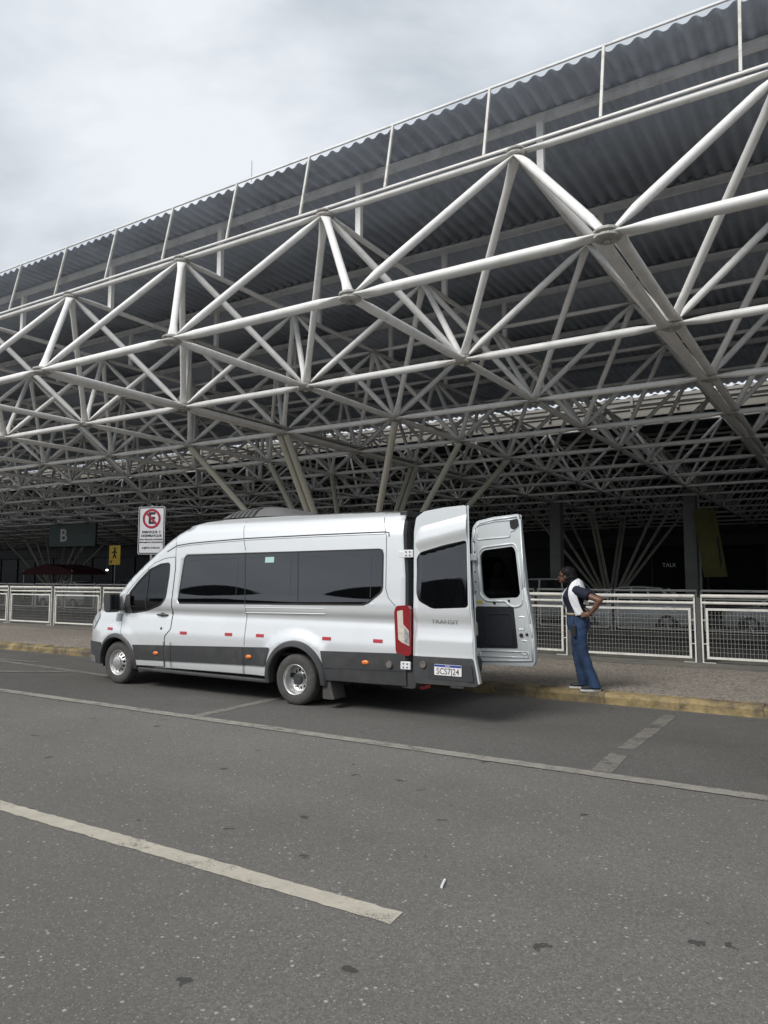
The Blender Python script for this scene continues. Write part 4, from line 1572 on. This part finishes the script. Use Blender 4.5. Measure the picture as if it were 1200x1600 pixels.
# ------------------------------------------------------------------ terminal behind
tb_ = tag(empty('terminal_building', (-40, 60, 0)), 'dark terminal facade behind the canopy with shop fronts in shadow', 'building')
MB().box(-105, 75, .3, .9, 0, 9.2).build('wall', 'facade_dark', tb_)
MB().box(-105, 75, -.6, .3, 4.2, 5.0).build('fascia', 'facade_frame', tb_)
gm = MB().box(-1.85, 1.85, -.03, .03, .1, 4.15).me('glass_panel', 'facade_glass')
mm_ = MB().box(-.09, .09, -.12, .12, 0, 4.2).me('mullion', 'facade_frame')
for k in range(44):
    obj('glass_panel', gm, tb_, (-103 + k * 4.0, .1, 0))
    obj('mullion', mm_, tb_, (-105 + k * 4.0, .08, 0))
text('lettering', 'TALK', .42, 'lit_letters', tb_, face_neg_y(40 - 11.6, -.66, 2.75) @ Matrix.Translation((0, 0, 0)), .01)
MB().box(28.0 + 2.4, 28.0 + 3.6, -.7, -.62, 3.05, 3.65).build('screen', 'lamp_blue', tb_)
for (cx_, lab) in ((-12.55, 'square grey concrete pillar standing behind the woman'), (-6.15, 'square grey concrete pillar beside the olive banner')):
    pl = tag(empty('concrete_pillar', (cx_, 36.6, 0)), lab, 'pillar', 'concrete pillars under the canopy')
    MB().box(-.28, .28, -.28, .28, 0, ZB + .3).build('shaft', 'concrete', pl, bevel=.03)
for (x, y, z, wh_) in ((-63.5, 43.0, 2.55, 'leftmost small lit lamp above the kiosk awning at far left'), (-61.5, 42.5, 2.6, 'middle small lit lamp above the kiosk awning at far left'), (-52.0, 40.0, 2.35, 'small lit lamp just left of the yellow pedestrian panel')):
    lp = tag(empty('ceiling_lamp', (x, y, z)), wh_, 'lamp', 'small lit lamps at far left')
    MB().sphere((0, 0, 0), .10, .10, .07, 12, 8).build('bulb', 'lamp_white', lp, smooth=True)
    MB().tube((0, 0, .07), (0, 0, ZB - z), .012, 6).build('stem', 'galv', lp)
kk = tag(empty('kiosk', (-52, 36, 0)), 'dark red awning of a kiosk at far left behind the fences', 'kiosk')
MB().prism([(-3.4, 1.95), (-2.6, 2.35), (0, 2.75), (2.6, 2.35), (3.4, 1.95)], -1.5, 1.5).build('awning', 'awning_red', kk)
for x in (-3, 3):
    MB().box(x - .06, x + .06, -1.4, -1.28, 0, 2.3).build('post', 'galv', kk)
MB().box(-2.8, 2.8, -1.0, 1.2, 0, 1.05).build('counter', 'facade_frame', kk)


# ------------------------------------------------------------------ parked cars
def car(name, x, y, paint, label, face=-1, L=4.2, W=1.74, H=1.47, suv=False):
    """face -1: bonnet towards -x"""
    c = tag(empty(name, (x, y, 0), 0 if face < 0 else math.pi), label, 'car', 'cars parked under the canopy')
    w = W / 2
    h2 = L / 2
    dk = .10 if suv else 0
    low = [(-h2, .62, .40, .70), (-h2 + .08, .80, .30, .78 + dk), (-h2 + .45, .95, .24, .86 + dk), (-h2 + 1.0, 1.0, .22, .93 + dk), (-.2, 1.0, .22, .96 + dk), (h2 - .9, 1.0, .22, .98 + dk), (h2 - .35, .97, .25, .99 + dk), (h2 - .06, .88, .32, .95 + dk), (h2, .74, .42, .85 + dk)]
    b = MB()
    vs, fs = [], []
    for (xx, wf, zl, zt) in low:
        ww = w * wf
        ring = [(ww * .88, zl), (ww * .97, zl + .12), (ww, (zl + zt) / 2), (ww * .965, zt - .07), (ww * .86, zt), (0, zt + .02)]
        ring = [(-a, z) for a, z in ring] + [(a, z) for a, z in reversed(ring[:-1])]
        vs += [(xx, a, z) for a, z in ring]
    k = 11
    for i in range(len(low) - 1):
        for q in range(k - 1):
            fs.append((i * k + q, i * k + q + 1, (i + 1) * k + q + 1, (i + 1) * k + q))
        fs.append((i * k + k - 1, i * k, (i + 1) * k, (i + 1) * k + k - 1))
    fs += [tuple(range(k)), tuple((len(low) - 1) * k + q for q in range(k - 1, -1, -1))]
    b.add(vs, fs)
    b.build('body', paint, c, auto=True)
    # cabin
    zb_ = .95 + dk
    rear = h2 - (.12 if suv else .42)
    cab = [(-h2 + .98, zb_ - .02, .86), (-h2 + 1.55, H - .10, .70), (-h2 + 1.95, H, .66), (.35, H + .01, .66), (rear - .65, H - .04, .66), (rear, zb_, .82)]
    b = MB()
    vs, fs = [], []
    for (xx, zt, wf) in cab:
        f_ = max(0.02, (zt - zb_) / (H - zb_))
        wb = w * .90
        wt = wb + (w * .68 - wb) * f_
        vs += [(xx, -wb, zb_ - .03), (xx, -wt, zt - .02), (xx, -wt * .85, zt), (xx, wt * .85, zt), (xx, wt, zt - .02), (xx, wb, zb_ - .03)]
    for i in range(len(cab) - 1):
        for q in range(5):
            fs.append((i * 6 + q, i * 6 + q + 1, i * 6 + q + 7, i * 6 + q + 6))
    b.add(vs, fs)
    b.build('glasshouse', 'glass_car', c, auto=True)
    b = MB()
    vs, fs = [], []
    for (xx, zt, wf) in cab[1:5]:
        wt = w * .69
        vs += [(xx, -wt, zt - .045), (xx, -wt * .92, zt + .012), (xx, 0, zt + .03), (xx, wt * .92, zt + .012), (xx, wt, zt - .045)]
    for i in range(3):
        for q in range(4):
            fs.append((i * 5 + q, i * 5 + q + 1, i * 5 + q + 6, i * 5 + q + 5))
    b.add(vs, fs)
    b.build('roof', paint, c, auto=True)
    for s in (-1, 1):
        for (xa, za, xb_, zb2) in ((-h2 + 1.02, zb_, -h2 + 1.6, H - .05), (rear - .05, zb_, rear - .66, H - .05), (.15, zb_, .12, H - .03), (rear - .95, zb_, rear - 1.05, H - .05)):
            MB().tube((xa, s * w * .90, za - .02), (xb_, s * w * .69, zb2), .035, 6).build('pillar', paint, c, auto=True)
        for xx in (-h2 + .82, h2 - .85):
            wh = empty('wheel', (xx, s * (w - .10), .31), parent=c)
            MB().lathe([(.20, -.10), (.29, -.10), (.31, -.07), (.31, .07), (.29, .10), (.20, .10)], 24).build('tyre', 'rubber', wh, auto=True)
            rb2 = MB().lathe([(.21, -.085), (.19, -.06), (.185, .0), (.18, .06), (.21, .085)], 24)
            for q in range(5):
                t = 2 * math.pi * q / 5
                rb2.tube((0, s * .07, 0), (.185 * math.cos(t), s * .075, .185 * math.sin(t)), .026, 6)
            rb2.lathe([(0, s * .085), (.05, s * .085), (.05, s * .05), (0, s * .05)], 12)
            rb2.build('rim', 'rim_silver', wh)
            ab = MB().lathe([(.0, -.0), (.36, .0), (.36, .02), (.0, .02)], 24, c=(xx, s * (w - .035), .33))
            ab.build('wheel_arch', 'gasket', c)
        MB().sphere((h2 - .10, s * w * .74, .80 + dk), .13, .13, .13, 12, 8).build('tail_light', 'red_lens', c, smooth=True)
        MB().sphere((-h2 + .14, s * w * .68, .68 + dk), .16, .14, .085, 12, 8).build('headlight', 'clear_lens', c, smooth=True)
        MB().sphere((-h2 + 1.22, s * (w + .06), 1.0 + dk), .07, .10, .06, 10, 6).build('door_mirror', paint, c, smooth=True)
    return c


car('parked_car', -6.2, 25.55, 'car_white', 'white hatchback behind the far fence just right of the woman')
car('parked_car', -1.3, 25.55, 'car_silver', 'silver car at far right with its bonnet towards the left')
car('parked_car', -10.6, 29.0, 'car_white', 'white sport utility car seen just right of the open van door', L=4.4, H=1.72, suv=True)
car('parked_car', -31.6, 26.2, 'car_grey', 'dark grey car behind the fences at the left edge', L=4.4, H=1.66, suv=True)
car('parked_car', -26.6, 26.2, 'car_black', 'black car behind the fences in front of the van nose', L=4.3, H=1.66, suv=True)
car('parked_car', -37.0, 26.2, 'car_silver', 'silver car furthest left behind the fences', L=4.3, H=1.5)

# ------------------------------------------------------------------ the woman by the rear doors
PX, PY = -3.24, 10.86
per = tag(empty('person', (PX, PY, .152), R(10)), 'woman in navy shirt and jeans with white sweater over shoulder, hands on hips', 'person')
per.scale = (1.06, 1.06, 1.0)


class Solid(MB):
    """closed overlapping volumes, later fused into one surface"""

    def rings(self, rs, n=20):
        vs, fs = [], []
        for (cx, cy, z, rx, ry) in rs:
            for k in range(n):
                t = 2 * math.pi * k / n
                vs.append((cx + rx * math.cos(t), cy + ry * math.sin(t), z))
        for i in range(len(rs) - 1):
            for k in range(n):
                fs.append((i * n + k, i * n + (k + 1) % n, (i + 1) * n + (k + 1) % n, (i + 1) * n + k))
        fs += [tuple(range(n - 1, -1, -1)), tuple((len(rs) - 1) * n + k for k in range(n))]
        return self.add(vs, fs)

    def chain(self, pts, n=10):
        for (a, ra), (b, rb) in zip(pts, pts[1:]):
            self.tube(a, b, ra, n, rb)
            self.sphere(b, rb, rb, rb, n, 6)
        return self

    def fuse(self, name, m, parent, voxel, smooth=3):
        me = mesh(name, self.v, self.f, m, True)
        bm = bmesh.new()
        bm.from_mesh(me)
        bmesh.ops.recalc_face_normals(bm, faces=bm.faces)
        bm.to_mesh(me)
        bm.free()
        o = obj(name, me, parent)
        r = o.modifiers.new('remesh', 'REMESH')
        r.mode = 'VOXEL'
        r.voxel_size = voxel
        r.use_smooth_shade = True
        s = o.modifiers.new('smooth', 'SMOOTH')
        s.iterations = smooth
        s.factor = .5
        return o


LEGS = {-1: [(-.16, -.09, .92, .062, .06), (-.145, -.095, .75, .075, .07), (-.10, -.10, .52, .052, .052), (-.03, -.105, .30, .05, .05), (.045, -.11, .09, .035, .035)],
        1: [(-.16, .09, .92, .062, .06), (-.175, .09, .75, .075, .07), (-.19, .09, .52, .052, .052), (-.16, .09, .30, .05, .05), (-.115, .09, .09, .035, .035)]}
B = Solid()
B.rings([(-.17, 0, .88, .09, .13), (-.175, 0, .98, .11, .15), (-.185, 0, 1.12, .10, .13), (-.21, 0, 1.32, .115, .15), (-.21, 0, 1.42, .09, .16), (-.225, 0, 1.49, .055, .07)])
B.chain([((-.225, 0, 1.46), .056), ((-.265, 0, 1.53), .050), ((-.30, 0, 1.60), .050)])
B.sphere((-.315, 0, 1.665), .093, .074, .098, 18, 12)
B.sphere((-.352, 0, 1.60), .056, .052, .066, 16, 10)
B.sphere((-.392, 0, 1.555), .020, .026, .020, 10, 6)
B.chain([((-.395, 0, 1.645), .008), ((-.425, 0, 1.612), .013)])
B.sphere((-.400, 0, 1.580), .014, .024, .010, 10, 6)
for s in (-1, 1):
    ex = 0.0 if s < 0 else -.04
    B.chain([((-.17, s * .15, 1.43), .058), ((.15 + ex, s * .255, 1.295), .043), ((.10 + ex, s * .235, 1.20), .039), ((.03 + ex, s * .205, 1.105), .027)])
    B.sphere((-.015 + ex, s * .195, 1.088), .045, .018, .036, 12, 8)
    for q in range(4):
        dz_ = .028 - .018 * q
        B.chain([((-.04 + ex, s * .196, 1.088 + dz_), .0095), ((-.085 + ex, s * .192, 1.080 + dz_ * 1.1), .009), ((-.115 + ex + .008 * abs(q - 1.2), s * .180, 1.070 + dz_ * 1.15), .008)], 8)
    B.chain([((.0 + ex, s * .20, 1.115), .012), ((-.022 + ex, s * .196, 1.150), .0105), ((-.045 + ex, s * .190, 1.172), .009)], 8)
    B.rings(LEGS[s])
    B.sphere((-.318, s * .078, 1.625), .018, .009, .03, 10, 6)
B.fuse('body', 'skin', per, .0058, 2)
J_ = Solid()
J_.rings([(-.185, 0, 1.105, .128, .158), (-.178, 0, 1.02, .145, .175), (-.165, 0, .94, .155, .185), (-.163, 0, .86, .140, .175)])
for s in (-1, 1):
    wid = (.122, .106, .082, .076, .079, .084)
    wy = (.098, .092, .078, .076, .080, .088)
    cen = [(-.16, .93), (-.145, .75), (-.10, .52), (-.035, .33), (.02, .18), (.055, .045)] if s < 0 else [(-.165, .93), (-.175, .75), (-.19, .52), (-.165, .33), (-.135, .18), (-.115, .045)]
    J_.rings([(c[0], s * (.085 + .004 * q), c[1], wid[q], wy[q]) for q, c in enumerate(cen)])
jo = J_.fuse('jeans', 'denim', per, .009, 3)
tx2_ = bpy.data.textures.new('cloth_creases', 'MARBLE')
tx2_.noise_scale = .2
tx2_.turbulence = 9
dm2_ = jo.modifiers.new('creases', 'DISPLACE')
dm2_.texture = tx2_
dm2_.strength = .008
dm2_.mid_level = .5
S_ = Solid()
S_.rings([(-.185, 0, 1.085, .136, .168), (-.188, 0, 1.15, .130, .160), (-.205, 0, 1.25, .142, .168), (-.222, 0, 1.33, .156, .180), (-.212, 0, 1.41, .128, .190), (-.215, 0, 1.465, .090, .150), (-.228, 0, 1.505, .064, .075)])
for s in (-1, 1):
    S_.chain([((-.19, s * .125, 1.43), .078), ((-.10, s * .17, 1.40), .079), ((-.02, s * .20, 1.365), .074)])
    S_.tube((-.02, s * .20, 1.365), (.015, s * .215, 1.35), .072, 14, .074)
S_.fuse('shirt', 'navy_cloth', per, .010, 3)
bl = MB()
vs, fs = [], []
for q in range(28):
    t = 2 * math.pi * q / 28
    for z in (1.068, 1.104):
        vs.append((-.184 + .140 * math.cos(t), .171 * math.sin(t), z))
for q in range(28):
    fs.append((2 * q, 2 * ((q + 1) % 28), 2 * ((q + 1) % 28) + 1, 2 * q + 1))
bl.add(vs, fs)
o = bl.build('belt', 'belt', per, smooth=True)
sdm = o.modifiers.new('solid', 'SOLIDIFY')
sdm.thickness = .01
sdm.offset = 0


def ribbon(path, half):
    """path of (point, outward normal); a slack strip of cloth"""
    vs, fs = [], []
    K = 6
    for q, (p, nv) in enumerate(path):
        p, nv = Vector(p), Vector(nv).normalized()
        a, b_ = Vector(path[max(0, q - 1)][0]), Vector(path[min(len(path) - 1, q + 1)][0])
        sd3 = (b_ - a).normalized().cross(nv).normalized()
        for k in range(K + 1):
            t = -1 + 2 * k / K
            vs.append(p + sd3 * t * half * (1 + .1 * math.sin(q * 1.7)) + nv * (.012 * (1 - t * t) + .007 * math.sin(q * 1.9 + k * 1.6)))
    for q in range(len(path) - 1):
        for k in range(K):
            fs.append((q * (K + 1) + k, q * (K + 1) + k + 1, (q + 1) * (K + 1) + k + 1, (q + 1) * (K + 1) + k))
    return vs, fs


sw_ = MB()
sw_.add(*ribbon([((-.135, .03, 1.56), (.8, 0, .5)), ((-.155, -.05, 1.56), (.4, -.6, .6)), ((-.19, -.105, 1.515), (0, -.7, .7)), ((-.215, -.165, 1.455), (0, -.9, .4)), ((-.215, -.192, 1.38), (0, -1, .1)), ((-.195, -.190, 1.29), (0, -1, 0)), ((-.165, -.182, 1.20), (0, -1, 0)), ((-.13, -.180, 1.12), (.1, -1, 0)), ((-.118, -.178, 1.075), (.1, -1, 0))], .056))
sw_.add(*ribbon([((-.135, .03, 1.56), (.8, 0, .5)), ((-.17, .08, 1.55), (.2, .6, .6)), ((-.26, .10, 1.49), (-.5, .6, .6)), ((-.345, .09, 1.40), (-.9, .4, .2)), ((-.375, .085, 1.30), (-1, .3, 0)), ((-.345, .09, 1.20), (-1, .3, 0))], .05))
sw_.add(*ribbon([((-.13, .0, 1.58), (.8, 0, .5)), ((-.105, -.03, 1.50), (.9, -.2, .2)), ((-.075, -.05, 1.40), (1, -.2, .1)), ((-.05, -.07, 1.30), (1, -.2, 0)), ((-.045, -.08, 1.22), (1, -.3, 0))], .075))
o = obj('sweater', mesh('sweater', sw_.v, sw_.f, 'white_cloth', smooth=True), per)
q_ = o.modifiers.new('solid', 'SOLIDIFY')
q_.thickness = .02
q_.offset = 0
q_ = o.modifiers.new('sub', 'SUBSURF')
q_.levels = q_.render_levels = 2
H_ = Solid()
H_.sphere((-.288, 0, 1.685), .108, .094, .098, 18, 12)
H_.sphere((-.245, 0, 1.62), .078, .092, .12, 16, 10)
H_.sphere((-.235, -.035, 1.53), .058, .060, .10, 14, 8)
H_.sphere((-.235, .035, 1.53), .058, .060, .10, 14, 8)
H_.sphere((-.295, -.062, 1.60), .036, .030, .085, 12, 8)
H_.sphere((-.295, .062, 1.60), .036, .030, .085, 12, 8)
H_.sphere((-.355, 0, 1.735), .042, .062, .03, 12, 8)
ho_ = H_.fuse('hair', 'hair', per, .007, 2)
tx_ = bpy.data.textures.new('hair_strands', 'CLOUDS')
tx_.noise_scale = .03
dm_ = ho_.modifiers.new('strands', 'DISPLACE')
dm_.texture = tx_
dm_.strength = .022
dm_.mid_level = .5
for s in (-1, 1):
    MB().sphere((-.392, s * .032, 1.650), .010, .014, .008, 10, 6).build('eye', 'gasket', per, smooth=True)
gb2 = MB()
for s in (-1, 1):
    pts_ = [(-.412, s * .034 + .024 * math.cos(t), 1.648 + .018 * math.sin(t)) for t in [2 * math.pi * k / 12 for k in range(12)]]
    for a, b_ in zip(pts_, pts_[1:] + pts_[:1]):
        gb2.tube(a, b_, .0028, 5)
    gb2.tube((-.412, s * .058, 1.65), (-.32, s * .084, 1.65), .0028, 5)
gb2.build('glasses', 'gasket', per)
MB().sphere((-.411, 0, 1.580), .006, .020, .005, 10, 6).build('mouth', 'sign_red', per, smooth=True)
for s, (p0, p1) in {-1: ((.075, -.105), (-.10, -.165)), 1: ((-.095, .09), (-.30, .082))}.items():
    ang = math.atan2(p1[1] - p0[1], p1[0] - p0[0])
    so = empty('shoe', (p0[0], p0[1], 0), ang, parent=per)
    o2 = fillet([(-.05, -.036), (.06, -.034), (.15, -.048), (.215, -.03), (.225, .0), (.21, .035), (.14, .045), (.06, .036), (-.05, .036)], .025, 4)
    b = MB()
    n2 = len(o2)
    b.add([(x, y, 0.0) for x, y in o2] + [(x, y, .026) for x, y in o2], [(k, (k + 1) % n2, n2 + (k + 1) % n2, n2 + k) for k in range(n2)] + [tuple(range(n2))[::-1], tuple(range(n2, 2 * n2))])
    b.build('sole', 'shoe_white', so)
    b = Solid()
    b.sphere((.0, 0, .055), .056, .036, .052, 14, 8)
    b.sphere((.09, 0, .048), .110, .040, .036, 16, 8)
    b.sphere((.15, 0, .038), .068, .042, .028, 16, 8)
    b.fuse('upper', 'shoe_dark', so, .007, 2)
ph = tag(empty('phone_pouch', (PX - .17, PY - .245, .152 + .85)), 'black phone pouch hanging at the hip of the woman', 'pouch')
MB().box(-.028, .028, -.012, .012, -.085, .085).build('case', 'sign_black', ph, bevel=.008)
MB().tube((0, 0, .085), (-.01, .01, .14), .003, 6).tube((-.01, .01, .14), (.0, .02, .25), .003, 6).build('cord', 'sign_black', ph)
st_ = tag(empty('bag_strap', (PX + .04, PY - .13, .152 + .85)), 'black strap hanging behind the hip of the woman', 'strap')
MB().box(-.012, .012, -.004, .004, .0, .24).build('webbing', 'sign_black', st_, bevel=.002, rot=(0, R(-8), 0))
MB().box(-.03, .02, -.012, .012, -.04, .02).build('buckle', 'sign_black', st_, bevel=.006)

# ------------------------------------------------------------------ across the road, seen only in the van windows
ab_ = tag(empty('arched_building', (-14, -34, 0)), 'long dark building with arched roofs across the road', 'building')
MB().box(-45, 60, -12, 0, 0, 5.0).build('wall', 'bldg_wall', ab_)
for k in range(6):
    x = -36 + k * 18
    pts_ = arc(x, 4.6, 9.2, 0, 180, 20)
    pts_ = [(p[0], 4.6 + (p[1] - 4.6) * .38) for p in pts_]
    MB().prism(pts_, -12.5, .6).build('roof_arch', 'bldg_roof', ab_)
